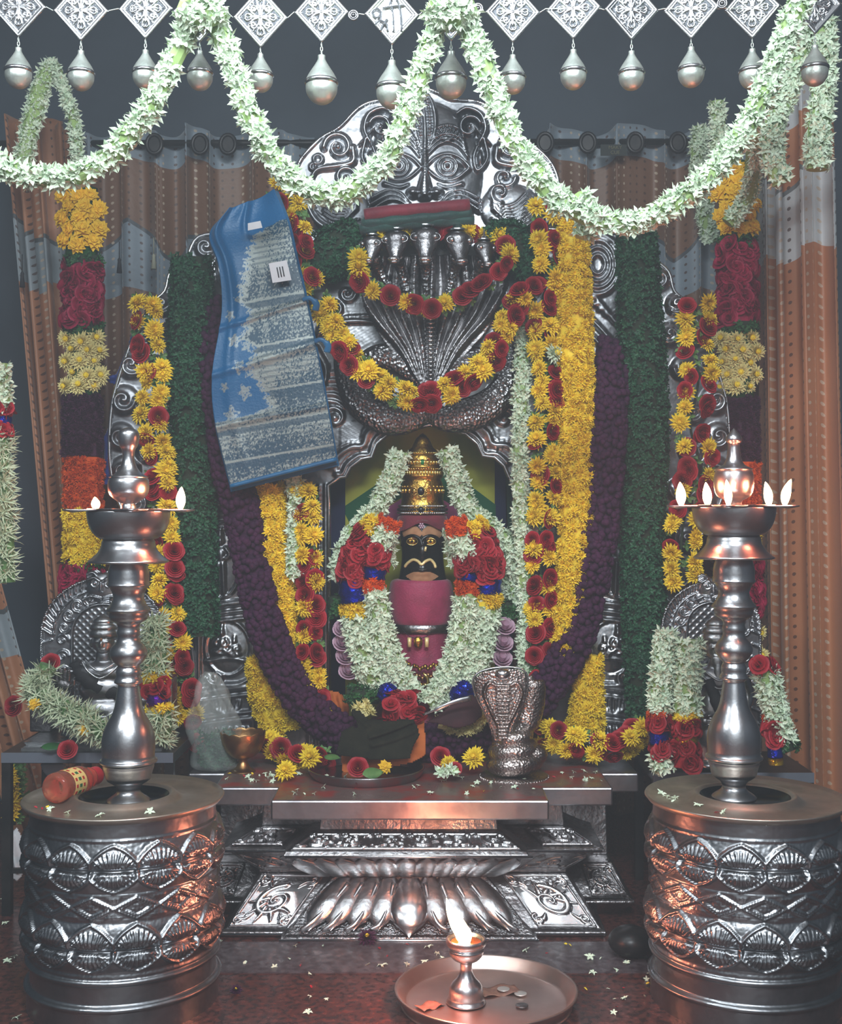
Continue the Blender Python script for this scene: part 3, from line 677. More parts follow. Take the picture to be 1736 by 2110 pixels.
for q in (1, -1):
    X = lambda x: x if q == 1 else 1752-x
    r.spiral(X(785), 268, 24, 1.5, 200 if q == 1 else -20, 6, .036, q); r.dome(X(785), 270, 9, 9, .042)
    C([(X(812), 240), (X(790), 228), (X(762), 240), (X(752), 270), (X(765), 300)], [4, 7, 7, 4], .030)
    C([(X(755), 290), (X(748), 330), (X(768), 356), (X(776), 330), (X(768), 305)], 4, .030); r.dome(X(763), 330, 7, 20, .030)
    C([(X(742), 300), (X(758), 285), (X(770), 268)], [2, 5, 2], .026)
    for i in range(3): C([(X(765), 438-i*12), (X(800), 418-i*10), (X(826), 420-i*8), (X(846), 436-i*5)], 3, .040)
    # inner volute and S scroll
    r.spiral(X(698), 306, 30, 1.6, 180 if q == 1 else 0, 7, .022, q); r.dome(X(698), 306, 10, 10, .026)
    C([(X(728), 306), (X(728), 335), (X(700), 344), (X(655), 352), (X(640), 380)], [7, 8, 6, 3], .020)
    r.spiral(X(712), 368, 22, 1.4, 0, 6, .022, -q); r.ring(X(656), 330, 9, 3, .016); r.ring(X(646), 345, 6, 3, .014)
    # paisley with combed lines
    r.dome(X(700), 432, 62, 52, .016)
    C([(X(636), 375), (X(634), 420), (X(655), 460), (X(700), 480), (X(748), 468)], [5, 8, 9, 8, 3], .026); C([(X(645), 380), (X(646), 418), (X(664), 450), (X(702), 466), (X(742), 452)], 2.6, .026, beads=2)
    for i in range(6): C([(X(668), 400+i*9), (X(690), 422+i*7), (X(715), 428+i*5), (X(738), 414+i*4)], 2.6, .030)
    r.spiral(X(722), 400, 22, 1.3, 100 if q == 1 else 80, 5, .028, -q)
r.stroke(crest_poly[:-5]+[(1148, 430)], 3.5, .008)
for i in range(40):
    x = rr.uniform(640, 1120); y = rr.uniform(230, 300); r.dome(x, y, 5, 5, .004)
r.blur(1)
r.build('monster_face_crest', pxmap(YC), M['silver_plate'], shrine, thick=.006)
mb = MB(); tube(mb, smooth_path([P(x, y, YC) for x, y in crest_poly[:-4]], 4), .005, 8); mb.build('crest_rim', M['silver_bright'], shrine)

# many headed serpent
YN = 3.385
rN = Relief(730, 518, 1062, 812, 2.2)
hood = [(745, 560), (770, 528), (1020, 524), (1046, 556), (1050, 590), (1030, 640), (1000, 690), (950, 745), (912, 792), (885, 806), (862, 792), (820, 745), (780, 690), (750, 636), (742, 596)]
rN.mask(hood); rN.H += .004
for i in range(9):
    t = (i-4)/4; rN.stroke([(890+t*132, 530), (890+t*146, 590), (888+t*118, 650), (886+t*60, 720), (885+t*16, 800)], [15, 13, 9, 4], .020-.001*abs(i-4))
    rN.stroke([(890+t*132, 530), (890+t*146, 590), (888+t*118, 650), (886+t*60, 720), (885+t*16, 800)], [5, 4.5, 4, 3], .026-.001*abs(i-4), beads=2.4)
rN.blur(1); rN.build('serpent_hood', pxmap(YN), M['silver_dark'], shrine, thick=.004)
mb = MB()
for pts, rad in (([(892, 806), (860, 858), (800, 862), (744, 830), (716, 780), (704, 728), (722, 690)], [.016, .034, .050, .046, .034, .02, .008]),
                 ([(878, 806), (905, 858), (965, 855), (1020, 826), (1050, 776), (1056, 730), (1040, 700)], [.016, .034, .050, .046, .034, .02, .008]),
                 ([(884, 800), (850, 762), (800, 735), (762, 742), (745, 770)], [.018, .034, .038, .032, .010]),
                 ([(888, 800), (925, 765), (975, 742), (1012, 748), (1030, 775)], [.018, .034, .038, .032, .010])):
    pp = smooth_path([P(x, y, YN+.015) for x, y in pts], 6); rd = np.interp(np.linspace(0, 1, len(pp)), np.linspace(0, 1, len(rad)), rad)
    mbi = MB(); tube(mbi, pp, rd, 14, flat=.6); mbi.build('serpent_coil', M['silver_scale'], shrine)
mb = MB()
for i in range(23):
    y = 612+i*8.8; c = P(888, y, YN-.024); wd = .017-.0003*i; tube(mb, [c+Vector((-wd, .008, .001)), c+Vector((0, -.006, -.003)), c+Vector((wd, .008, .001))], .0036, 6)
mb.build('belly_plates', M['silver_bright'], shrine)
def head_mesh():
    mb = MB()
    prof = [(0, .034), (.020, .032), (.032, .023), (.033, .010), (.027, -.008), (.018, -.026), (.0135, -.038), (.0145, -.046), (.010, -.052), (0, -.054)]
    lathe(mb, smooth_prof(prof, 3), seg=20, sy=.9)
    V = mb.v[0]; z = V[:, 2]; V[:, 1] -= np.interp(-z, [-.04, .0, .05], [0, 0.004, .030])
    return mb
def make_head(cx, cy, k, yaw):
    k *= 1.12; c = P(cx, cy, YN-.065); A = T(c, (0, 0, R(yaw)), k)
    mb = head_mesh(); m2 = MB(); m2.add(mb.v[0], mb.f, 0, A); h = m2.build('serpent_head', M['silver_dark'], shrine)
    m2 = MB(); 
    ball(m2, A @ Vector((0, -.032, -.041)), .0145*k, seg=14, Mx=T((0, 0, 0), sc=(1.1, .8, .55)))
    m2.build('snout', M['silver_bright'], h)
    for s in (-1, 1):
        m2 = MB(); ball(m2, A @ Vector((s*.021, -.024, .010)), .0070*k, seg=12); tube(m2, [A @ Vector((s*.021+.0115*math.cos(a), -.0235+abs(math.cos(a))*.002, .010+.0085*math.sin(a))) for a in np.linspace(0, 2*PI, 13)[:-1]], .0014, 6, closed=True)
        m2.build('eye', M['silver'], h)
    m2 = MB(); lathe(m2, [(a*k, b*k) for a, b in [(.020, 0), (.024, .002), (.018, .005), (.015, .008), (.011, .013), (.004, .016), (.0028, .030), (0, .036)]], (c.x, c.y), 18, zo=c.z+.036*k)
    m2.build('cap', M['silver_bright'], h)
    m2 = MB(); tube(m2, smooth_path([A @ Vector((0, .005, -.02)), P(cx+(888-cx)*.12, cy+45, YN-.022), P(cx+(888-cx)*.35, cy+100, YN-.01), P(cx+(888-cx)*.6, cy+160, YN)], 6), np.linspace(.020, .010, 19), 12)
    m2.build('neck', M['silver_scale'], h)
for a in ((768, 512, .85, -20), (818, 505, 1.0, -12), (877, 502, 1.12, 0), (944, 508, 1.05, 14), (998, 520, .8, 22)): make_head(*a)

# backdrop cloth in the niche
bm_ = MB(); Yb = 3.62
def bp(px, py, dy=0.): return tuple(P(px, py, Yb-dy))
def poly(mb, pts, mi, dy=0.): mb.add([bp(x, y, dy) for x, y in pts], [tuple(range(len(pts)))], mi)
poly(bm_, [(600, 800), (1130, 800), (1130, 1535), (600, 1535)], 0)
poly(bm_, [(712, 800), (1020, 800), (1020, 1534), (712, 1534)], 1, .002)
poly(bm_, [(712, 1042), (800, 982), (870, 935), (945, 982), (1022, 1040), (1022, 1070), (1022, 1110), (870, 1000), (725, 1085), (712, 1060)], 2, .004)
poly(bm_, [(735, 1085), (870, 1002), (1000, 1085), (1000, 1110), (735, 1110)], 3, .006)
poly(bm_, [(1022, 900), (1040, 900), (1048, 1120), (1022, 1120)], 0, .006); poly(bm_, [(1040, 900), (1050, 900), (1062, 1300), (1048, 1300)], 4, .006)
o = bm_.build('backdrop_cloth', [mat('navy_cloth', (20, 36, 74), .8), mat('yellow_green_cloth', (176, 178, 66), .8), mat('bottle_green_cloth', (10, 92, 58), .8), mat('lilac_cloth', (190, 110, 170), .8), mat('deep_green_cloth', (24, 70, 52), .8)], None, smooth=False)
tag(o, 'yellow cloth with green chevron and blue borders hung behind the crowned idol', 'cloth')
mod(o, 'SOLIDIFY', thickness=.002)

# ================================================================ the idol
YI = 3.42; kI = YI/FL
cI = P(871, 1130, YI)
idol = thing('black_idol', 'black faced idol with gold crown, gold eyes and curled gilt moustache', 'idol', (cI.x, YI, TOPZ))
def zI(py): return 1-(py-1055)*kI
mb = MB()
pr = [(0, 1060), (30, 1066), (43, 1080), (47, 1100), (45, 1120), (43, 1140), (44, 1160), (47, 1180), (50, 1196), (52, 1215)]
lathe(mb, smooth_prof([(a*kI, zI(b)) for a, b in pr], 3)[::-1], (cI.x, YI), 40, sy=.85); 
V = mb.v[0]; fx = V[:, 0]-cI.x; fz = V[:, 2]; fr = V[:, 1] < YI
V[:, 1] -= fr*(np.exp(-(fx/.012)**2)*np.exp(-((fz-zI(1138))/.030)**2)*.020+np.exp(-(fx/.030)**2)*np.exp(-((fz-zI(1172))/.016)**2)*.012)
for ex in (-.026, .026): V[:, 1] += fr*np.exp(-((fx-ex)/.015)**2)*np.exp(-((fz-zI(1115))/.014)**2)*.008
mb.build('face', M['black_stone'], idol)
def onface(px, py, dy=0.):
    x = (px-871)*kI; z = zI(py); rad = np.interp(py, [p[1] for p in pr], [p[0] for p in pr])*kI
    y = math.sqrt(max(0, 1-(x/rad)**2))*rad*.85
    y += math.exp(-(x/.012)**2)*math.exp(-((z-zI(1138))/.03)**2)*.02+math.exp(-(x/.03)**2)*math.exp(-((z-zI(1172))/.016)**2)*.012
    return Vector((cI.x+x, YI-y-dy, z))
for px in (850, 887):
    m2 = MB(); c = onface(px, 1115, -.002); V = []
    ball(m2, c, (.0145, .006, .0085), seg=16); e = m2.build('eye', M['gold'], idol)
    m2 = MB(); ball(m2, c+Vector((0, -.0045, 0)), .0042, seg=10); m2.build('pupil', M['black_stone'], e)
    m2 = MB(); tube(m2, [c+Vector((.0155*math.cos(a), -.004, .0095*math.sin(a))) for a in np.linspace(0, 2*PI, 21)[:-1]], .0012, 6, closed=True); m2.build('eye_rim', M['gold_bright'], e)
    m2 = MB(); tube(m2, smooth_path([onface(px-21, 1124, .001), onface(px-15, 1109, .003), onface(px, 1103, .004), onface(px+15, 1109, .003), onface(px+21, 1124, .001)], 5), .0045, 8); m2.build('brow', M['black_stone'], idol)
m2 = MB()
def patch(mb, cx, cy, rx, ry, dy, n=8, shape=None):
    V = [onface(cx, cy, dy)]; Fs = []
    for i in range(1, 4):
        for k in range(24):
            a = 2*PI*k/24; q = i/3*(shape(a) if shape else 1); V.append(onface(cx+rx*q*math.cos(a), cy+ry*q*math.sin(a), dy if i < 3 else 0))
    for k in range(24): Fs.append((0, 1+k, 1+(k+1) % 24))
    for i in range(2):
        for k in range(24): a = 1+i*24+k; b = 1+i*24+(k+1) % 24; Fs.append((a, a+24, b+24, b))
    mb.add([tuple(v) for v in V], Fs)
patch(m2, 847, 1096, 24, 15, .0036); patch(m2, 892, 1096, 24, 15, .0036); m2.build('forehead_paste', M['sandal'], idol)
m2 = MB(); patch(m2, 870, 1186, 34, 11, .003, shape=lambda a: 1-.1*abs(math.sin(a*3))); m2.build('chin_paste', M['sandal'], idol)
m2 = MB(); tube(m2, smooth_path([onface(x, y, .003) for x, y in ((834, 1168), (841, 1159), (852, 1152), (862, 1155), (869, 1161), (877, 1155), (887, 1152), (895, 1160), (898, 1169))], 5), [.0018]+[.0042]*39+[.0018], 8)
m2.build('moustache', M['ivory'], idol)
m2 = MB(); tube(m2, smooth_path([onface(x, y, .001) for x, y in ((846, 1176), (858, 1170), (870, 1173), (882, 1170), (892, 1176))], 4), [.002]+[.0045]*15+[.002], 8); m2.build('lips', M['black_stone'], idol)
m2 = MB(); m2.box((-.003, -.002, -.006), (.003, .001, .007), Mx=T(onface(877, 1130, .001), (0, .2, 0))); m2.build('nose_flake', M['ivory'], idol)
m2 = MB(); lathe(m2, smooth_prof([(a*kI, zI(b)) for a, b in ((53, 1086), (53, 1076), (50, 1064), (42, 1058))], 3), (cI.x, YI), 36, sy=.86, cap=False)
V = m2.v[0]; V[:, 2] += np.where(V[:, 1] < YI, np.minimum(abs(V[:, 0]-cI.x)*-.0+.012*np.cos((V[:, 0]-cI.x)*45), .012), 0)*(V[:, 2] < zI(1078)); m2.build('head_cloth', M['maroon'], idol)
m2 = MB(); c = onface(869, 1083, .011)
ball(m2, c, .003)
for i in range(6): ball(m2, c+Vector((.006*math.cos(i*PI/3), 0, .006*math.sin(i*PI/3))), .0026, seg=8)
m2.build('forehead_jewel', M['pale_pink'], idol)
# crown
crown = [(46, 1062), (48, 1052), (46, 1042), (44, 1036), (43, 1030), (44, 1018), (43, 1003), (41, 994), (38, 988), (42, 984), (42, 979), (38, 975), (38, 968), (41, 966), (40, 960), (36, 956), (35, 950), (36, 942), (32, 938), (30, 935), (29, 928), (22, 922), (18, 914), (15, 906), (9, 900), (4, 895), (0, 892)]
m2 = MB(); lathe(m2, [(a*kI, zI(b)) for a, b in crown], (cI.x, YI), 48, sy=.9); cr = m2.build('crown', M['gold'], idol)
def crown_ring(py, rad, n, br, m, nm='bead_band', sx=1.):
    m3 = MB()
    for k in range(n):
        a = PI+PI*(k+.5)/n; ball(m3, (cI.x+rad*kI*math.cos(a), YI+rad*kI*.9*math.sin(a), zI(py)), (br, br, br*sx), seg=8, rings=6)
    m3.build(nm, m, cr)
crown_ring(1043, 48, 34, .0034, M['silver_bright']); crown_ring(1057, 50, 34, .0034, M['silver_bright']); crown_ring(1050, 50, 26, .004, M['black_metal'])
crown_ring(934, 31, 18, .003, M['gold_bright']); crown_ring(967, 40, 24, .0026, M['gold_bright']); crown_ring(976, 40, 20, .004, M['gold_bright'], sx=2.2)
crown_ring(954, 37, 16, .004, M['gold_bright'], sx=1.6); crown_ring(1012, 44, 12, .004, M['gold_bright'], sx=1.8); crown_ring(1003, 43, 14, .003, M['gold_bright'])
for px, py, rr_, mm in ((868, 1013, .0085, M['black_stone']), (871, 954, .006, mat('emerald', (14, 120, 60), .1)), (868, 1051, .007, M['black_stone'])):
    m3 = MB(); rad = np.interp(-py, [-b for a, b in crown], [a for a, b in crown])*kI*.9; c = Vector((cI.x+(px-871)*kI, YI-rad-.003, zI(py)))
    ball(m3, c, (rr_, .004, rr_*1.25), seg=14); g = m3.build('crown_gem', mm, cr)
    m3 = MB(); tube(m3, [c+Vector((rr_*1.25*math.cos(a), 0, rr_*1.6*math.sin(a))) for a in np.linspace(0, 2*PI, 19)[:-1]], .0014, 6, closed=True)
    for s in (-1, 1):
        for i in range(3): tube(m3, smooth_path([c+Vector((s*rr_*1.4, .001, (i-1)*.006)), c+Vector((s*(rr_*1.4+.007), .002, (i-1)*.011)), c+Vector((s*(rr_*1.4+.014), .006, (i-1)*.006))], 4), .0013, 6)
    m3.build('gem_setting', M['gold_bright'], g)
# body dressed in silk
def dress(name, prof, m, depth, amp=.0, waves=9, seg=48):
    m2 = MB(); lathe(m2, smooth_prof([(a*kI, zI(b)) for a, b in prof], 4)[::-1], (cI.x-.004, YI), seg, sy=depth)
    V = m2.v[0]; a = np.arctan2(V[:, 1]-YI, V[:, 0]-cI.x); k = 1+amp*np.sin(a*waves); V[:, 0] = cI.x+(V[:, 0]-cI.x)*k; V[:, 1] = YI+(V[:, 1]-YI)*k
    return m2.build(name, m, idol)
dress('neck_scarf', [(40, 1192), (60, 1196), (66, 1215), (67, 1240), (64, 1265), (58, 1284), (44, 1288)], M['pink'], .75)
dress('silk_dress', [(40, 1270), (56, 1300), (62, 1350), (76, 1420), (100, 1480), (120, 1530), (120, 1546)], M['pink'], .62, .03, 26)
m2 = MB(); lathe(m2, [(57*kI, zI(1284)), (61*kI, zI(1286)), (61*kI, zI(1300)), (57*kI, zI(1302))], (cI.x-.004, YI), 40, sy=.72, cap=False); m2.build('zari_border', M['silver_dark'], idol)
# jewellery
m2 = MB(); c = Vector((cI.x-.012, YI-.068, zI(1318))); ball(m2, c, (.013, .008, .017), seg=14); neckl = m2.build('pendant', M['gold'], idol)
m2 = MB()
for s in (-1, 1): tube(m2, [c+Vector((s*.024, 0, .013)), c+Vector((s*.024, 0, -.013))], .0058, 8)
m2.build('pendant_bar', M['ivory'], idol)
m2 = MB(); tube(m2, smooth_path([c+Vector((-.050, .02, .040)), c+Vector((-.02, .002, .014)), c+Vector((.02, .002, .014)), c+Vector((.046, .02, .040))], 5), .0012, 6); m2.build('chain', M['black_metal'], idol)
for yy, wv, n in ((1352, 44, 17), (1370, 40, 15), (1388, 32, 12)):
    m2 = MB()
    for i in range(n):
        t = -1+2*i/(n-1); ball(m2, (cI.x+t*wv*kI, YI-.085-.004*(1-t*t), zI(yy+16*(1-t*t)+3*math.sin(i*2))), .0055+.0015*(i % 2), seg=8, rings=6)
    m2.build('bead_necklace', M['gold'] if n != 15 else M['brass'], idol)
m2 = MB(); tube(m2, smooth_path([P(872, 1386, 3.32), P(882, 1398, 3.32), P(880, 1412, 3.32), P(872, 1408, 3.32)], 5), [.002, .003]+[.006]*12+[.003, .002], 8); m2.build('crescent_jewel', M['gold_bright'], idol)
# ================================================================ flowers
def ptl(L, wd, z0, z1, z2, phi, r0=.05, sink=.3):
    """one petal as a two segment strip, folded along its middle"""
    c, s = math.cos(phi), math.sin(phi)
    P_ = [(r0, -wd*.3, z0), (r0, wd*.3, z0), (L*.58, -wd*.5, z1), (L*.58, 0, z1-wd*sink), (L*.58, wd*.5, z1), (L, 0, z2)]
    return [(x*c-y*s, x*s+y*c, z) for x, y, z in P_], [(0, 2, 3), (0, 3, 1), (1, 3, 4), (2, 5, 3), (3, 5, 4)]
def tmpl(parts):
    V = []; Fs = []
    for v, f in parts: n = len(V); V += v; Fs += [tuple(i+n for i in q) for q in f]
    return np.array(V), Fs
def t_star(n=5, wd=.46, lift=.25, tipz=.0, stalk=True, seed=0):
    q = random.Random(seed); a = [ptl(q.uniform(.85, 1.1), wd, .05, lift, tipz+q.uniform(-.15, .3), 2*PI*i/n+q.uniform(-.15, .15), .06) for i in range(n)]
    if stalk: a.append(([(.09, 0, .1), (-.05, .08, .1), (-.05, -.08, .1), (.05, 0, -.9), (-.03, .05, -.9), (-.03, -.05, -.9)], [(0, 3, 4, 1), (1, 4, 5, 2), (2, 5, 3, 0)]))
    return tmpl(a)
def t_chrys(rows=((16, 1., .12, .06), (15, .9, .26, .24), (13, .74, .40, .44), (11, .56, .50, .60), (8, .38, .58, .72), (5, .2, .62, .78)), wd=.30, seed=0):
    q = random.Random(seed); a = []
    for n, L, z1, z2 in rows:
        for i in range(n): a.append(ptl(L*q.uniform(.85, 1.12), wd, .05, z1, z2+q.uniform(-.08, .08), 2*PI*(i+q.random()*.5)/n, .05))
    return tmpl(a)
def t_rose(seed=0, rings=((6, 1., .34, .0), (6, .84, .50, .5), (5, .66, .62, .3), (4, .48, .72, .2), (3, .32, .78, .4), (2, .17, .80, .2))):
    q = random.Random(seed); a = []
    for n, rad, ht, ph in rings:
        for i in range(n):
            c = 2*PI*(i+ph)/n+q.uniform(-.1, .1); wdt = 2*PI/n*1.12; V = []
            for v in range(4):
                t = v/3; rr_ = rad*(.25+.75*math.sin(t*PI*.5)); z = ht*t**.9-(.10*rad if v == 3 else 0); rr_ += .09*rad if v == 3 else 0
                for u in range(5):
                    an = c+wdt*(u/4-.5)*(1 if v else .5); k = 1-.06*abs(u/4-.5)*(2 if v == 3 else 0); V.append((rr_*math.cos(an)*k, rr_*math.sin(an)*k, z-(.10*abs(u/4-.5) if v == 3 else 0)))
            a.append((V, [(v*5+u, v*5+u+1, v*5+u+6, v*5+u+5) for v in range(3) for u in range(4)]))
    return tmpl(a)
def t_leaf(n=4, seed=0, L=1., wd=.5):
    q = random.Random(seed); return tmpl([ptl(L*q.uniform(.7, 1.1), wd, .0, q.uniform(.15, .5), q.uniform(-.1, .4), 2*PI*i/n+q.uniform(-.4, .4), .0, .15) for i in range(n)])
def t_berry():
    m = MB(); ball(m, (0, 0, .2), (.62, .62, .5), seg=7, rings=5); return np.vstack(m.v), m.f
def t_ruffle(seed=0):
    q = random.Random(seed); a = []
    for n, L, z in ((9, 1., .18), (8, .85, .42), (7, .62, .62), (5, .38, .76), (3, .2, .8)):
        for i in range(n):
            v, f = ptl(L, .55, z*.5, z+.06, z+q.uniform(-.03, .05), 2*PI*(i+q.random())/n, .05, .12); a.append((v, f))
    return tmpl(a)
TP = {'jas': [t_star(5, .55, .30, .05, True, i) for i in range(4)], 'jasb': [t_star(4, .5, .5, .75, True, i) for i in range(2)],
      'tub': [t_star(6, .17, .5, .75, True, i) for i in range(4)], 'chr': [t_chrys(seed=i) for i in range(3)],
      'lo': [t_chrys(((9, 1., .1, .2), (7, .7, .4, .5), (4, .4, .5, .7)), .34, i) for i in range(3)],
      'rose': [t_rose(i) for i in range(3)], 'rlo': [t_rose(i, ((5, 1., .3, 0), (4, .66, .5, .5), (2, .28, .6, .1))) for i in range(3)],
      'leaf': [t_leaf(4, i) for i in range(5)], 'berry': [t_berry()], 'ruf': [t_ruffle(i) for i in range(3)]}
KIND = {  # template, material, radius in metres, count per square metre of skin, roll
    'jasmine': (['jas', 'jas', 'jasb'], 'jasmine', .0150, 8200), 'tuberose': (['tub'], 'crossandra', .025, 4200),
    'leaf': (['leaf'], 'leaf', .015, 8500), 'basil': (['leaf'], 'leaf2', .0145, 9000), 'yellow': (['lo'], 'yellow', .017, 5200), 'orange': (['lo'], 'orange', .013, 7000),
    'rose': (['rlo'], 'rose', .022, 3300), 'magenta': (['rlo'], 'magenta', .024, 2800), 'purple': (['berry'], 'purple', .0165, 6500), 'plum': (['lo'], 'purple2', .015, 7000),
    'cream': (['lo'], 'cream', .020, 3600), 'marigold': (['ruf'], 'marigold', .03, 1400), 'daisy': (['chr'], 'yellow', .026, 1900)}
SECNAME = {'jasmine': 'jasmine_section', 'tuberose': 'tuberose_section', 'leaf': 'leaf_section', 'basil': 'leaf_section', 'yellow': 'yellow_petal_section', 'orange': 'orange_petal_section',
           'rose': 'rose_section', 'magenta': 'magenta_petal_section', 'purple': 'purple_section', 'plum': 'purple_petal_section', 'cream': 'cream_petal_section', 'marigold': 'marigold_section',
           'foil_blue': 'blue_foil_band', 'foil_violet': 'violet_foil_band', 'foil_gold': 'gold_foil_band', 'daisy': 'chrysanthemum_section'}
def frames(path):
    out = []
    for i, p in enumerate(path):
        t = (path[min(i+1, len(path)-1)]-path[max(i-1, 0)]); t = t.normalized() if t.length else Vector((0, 0, -1))
        s = t.cross(Vector((0, -1, 0))); s = s.normalized() if s.length > .05 else Vector((1, 0, 0)); out.append((p, t, s))
    return out
def fill(mb, path, hw, hd, kind, rn, core=True, front=.62):
    """cover a strand with flowers; hw half width across, hd half depth"""
    tn, mt, rad, dens = KIND[kind]; fr = frames(path); n = len(fr)
    hw = hw if isinstance(hw, (list, tuple, np.ndarray)) else [hw]*2; hws = np.interp(np.linspace(0, 1, n), np.linspace(0, 1, len(hw)), hw)
    seglen = [(fr[i+1][0]-fr[i][0]).length for i in range(n-1)]; L = sum(seglen); cum = np.cumsum([0]+seglen)
    mw = float(np.mean(hws)); per = PI*(mw+hd)*front; cnt = int(dens*per*L)+1
    for _ in range(cnt):
        q = rn.random()*L; i = min(int(np.searchsorted(cum, q, 'right'))-1, n-2); f = (q-cum[i])/max(seglen[i], 1e-9)
        p = fr[i][0].lerp(fr[i+1][0], f); t = fr[i][1]; s = fr[i][2]; w_ = hws[i]*(1-f)+hws[i+1]*f
        a = rn.uniform(-PI*front, PI*front); nn = s*math.sin(a)+Vector((0, -1, 0))*math.cos(a)
        pos = p+s*math.sin(a)*max(w_-rad*.45, .002)*rn.uniform(.9, 1.04)+Vector((0, -1, 0))*math.cos(a)*hd*rn.uniform(.8, 1.05)
        nn = nn+Vector((rn.gauss(0, .35), rn.gauss(0, .35), rn.gauss(.12, .35)))
        V, F_ = rn.choice(TP[rn.choice(tn)]); mb.add(V, F_, 0, look(pos, nn, rad*rn.uniform(.8, 1.15), rn.random()*6.28))
    if core:
        up = fr[0][2]
        tube(mb, [p for p, _, _ in fr], [x*.8 for x in hws], 10, 1, flat=1, up=up) if abs(mw-hd) < .004 else flat_core(mb, fr, hws*.84, hd*.75)
    return mb
def flat_core(mb, fr, hws, hd):
    seg = 12; V = []; n = len(fr)
    for (p, t, s), w_ in zip(fr, hws):
        for k in range(seg): a = 2*PI*k/seg; V.append(tuple(p+s*math.sin(a)*w_+Vector((0, -1, 0))*math.cos(a)*hd))
    mb.add(V, [(i*seg+k, i*seg+(k+1) % seg, (i+1)*seg+(k+1) % seg, (i+1)*seg+k) for i in range(n-1) for k in range(seg)]+[tuple(range(seg)), tuple((n-1)*seg+k for k in range(seg))], 1)
def px_path(pts, Y, n=6):
    ys = Y if isinstance(Y, (list, tuple)) else [Y]*len(pts)
    return smooth_path([P(x, y, yy) for (x, y), yy in zip(pts, ys)], n)
def coremat(kind):
    return {'jasmine': 'jasmine_green', 'tuberose': 'leaf_light', 'yellow': 'yellow', 'orange': 'orange', 'cream': 'cream', 'rose': 'rose', 'magenta': 'magenta', 'purple': 'purple', 'plum': 'purple2',
            'leaf': 'stem', 'basil': 'stem', 'marigold': 'marigold', 'daisy': 'yellow'}[kind]
SEED = [11]
def strand(name, label, cat, pts, Y, hw, kind, group=None, hd=None, parent=None, partname=None):
    """a garland of one sort of blossom: one mesh"""
    SEED[0] += 1; rn = random.Random(SEED[0]); path = px_path(pts, Y); k = (sum(Y)/len(Y) if isinstance(Y, (list, tuple)) else Y)/FL
    hwm = [x*k for x in hw] if isinstance(hw, (list, tuple)) else hw*k
    mw = np.mean(hwm); mb = MB(); fill(mb, path, hwm, hd or min(mw*.85, .034), kind, rn)
    o = mb.build(name, [M[KIND[kind][1]], M[coremat(kind)]], parent, smooth=kind in ('purple',))
    if label: tag(o, label, cat, group)
    return o
def sec_garland(name, label, cat, pts, Y, hw, secs, group=None, hd=None):
    """secs: list of (end fraction, kind)"""
    SEED[0] += 1; rn = random.Random(SEED[0]); path = px_path(pts, Y, 12); k = (sum(Y)/len(Y) if isinstance(Y, (list, tuple)) else Y)/FL
    t = thing(name, label, cat, path[0], group); n = len(path); a = 0.; w0 = hw*k
    for end, kind in secs:
        i0 = int(round(a*(n-1))); i1 = max(int(round(end*(n-1))), i0+1); sub = path[i0:i1+1]; mb = MB()
        if kind.startswith('foil'):
            q = resample(sub, .008)+[sub[-1]]; flat_core(mb, frames(q), np.array([w0*(.92+.06*math.sin(j*2.)) for j in range(len(q))]), (hd or w0*.9)*.98)
            mb.m = [0]*len(mb.m); mb.build(SECNAME[kind], M[kind], t)
        else:
            if len(sub) < 3: sub = [sub[0], (sub[0]+sub[-1])/2, sub[-1]]
            fill(mb, sub, w0, hd or min(w0*.85, .034), kind, rn); mb.build(SECNAME[kind], [M[KIND[kind][1]], M[coremat(kind)]], t, smooth=False)
        a = end
    return t
# shared single blossoms, radius 1 cm units scaled at placement
def bloom_mesh(name, tm, mats, heart=None):
    mb = MB(); mb.add(*tm, 0)
    if heart: ball(mb, (0, 0, heart[0]), heart[1], 1, 8, 6)
    o = mb.build(name, mats, None, smooth=False, local=False); me = o.data; bpy.data.objects.remove(o); return me
BL = {'chrysanthemum': [bloom_mesh('chrysanthemum', t_chrys(seed=20+i), [M['yellow'], M['yellow_heart']], (.44, .2)) for i in range(3)],
      'rose': [bloom_mesh('rose', t_rose(30+i), [M['rose']]) for i in range(3)],
      'marigold': [bloom_mesh('marigold', t_ruffle(40+i), [M['marigold'], M['marigold']], (.25, .5)) for i in range(3)],
      'cream_chrysanthemum': [bloom_mesh('cream_chrysanthemum', t_chrys(seed=50+i), [M['cream'], M['yellow']], (.50, .26)) for i in range(3)],
      'white_chrysanthemum': [bloom_mesh('white_chrysanthemum', t_chrys(seed=60), [M['jasmine'], M['yellow']], (.5, .26))],
      'lotus_bud': [bloom_mesh('lotus_bud', t_rose(70+i, ((5, 1., .7, 0), (5, .85, .95, .5), (4, .62, 1.1, .2), (3, .35, 1.2, .2))), [M['pale_pink']]) for i in range(2)]}
def bloom(kind, pos, n, rad, parent=None, rn=rnd):
    o = link(bpy.data.objects.new(kind, rn.choice(BL[kind]))); A = look(pos, n, 1, rn.random()*6.28)
    o.location = Vector(pos)-(parent.location if parent else Vector()); o.rotation_euler = A.to_euler(); o.scale = (rad, rad, rad); o.parent = parent
    return o
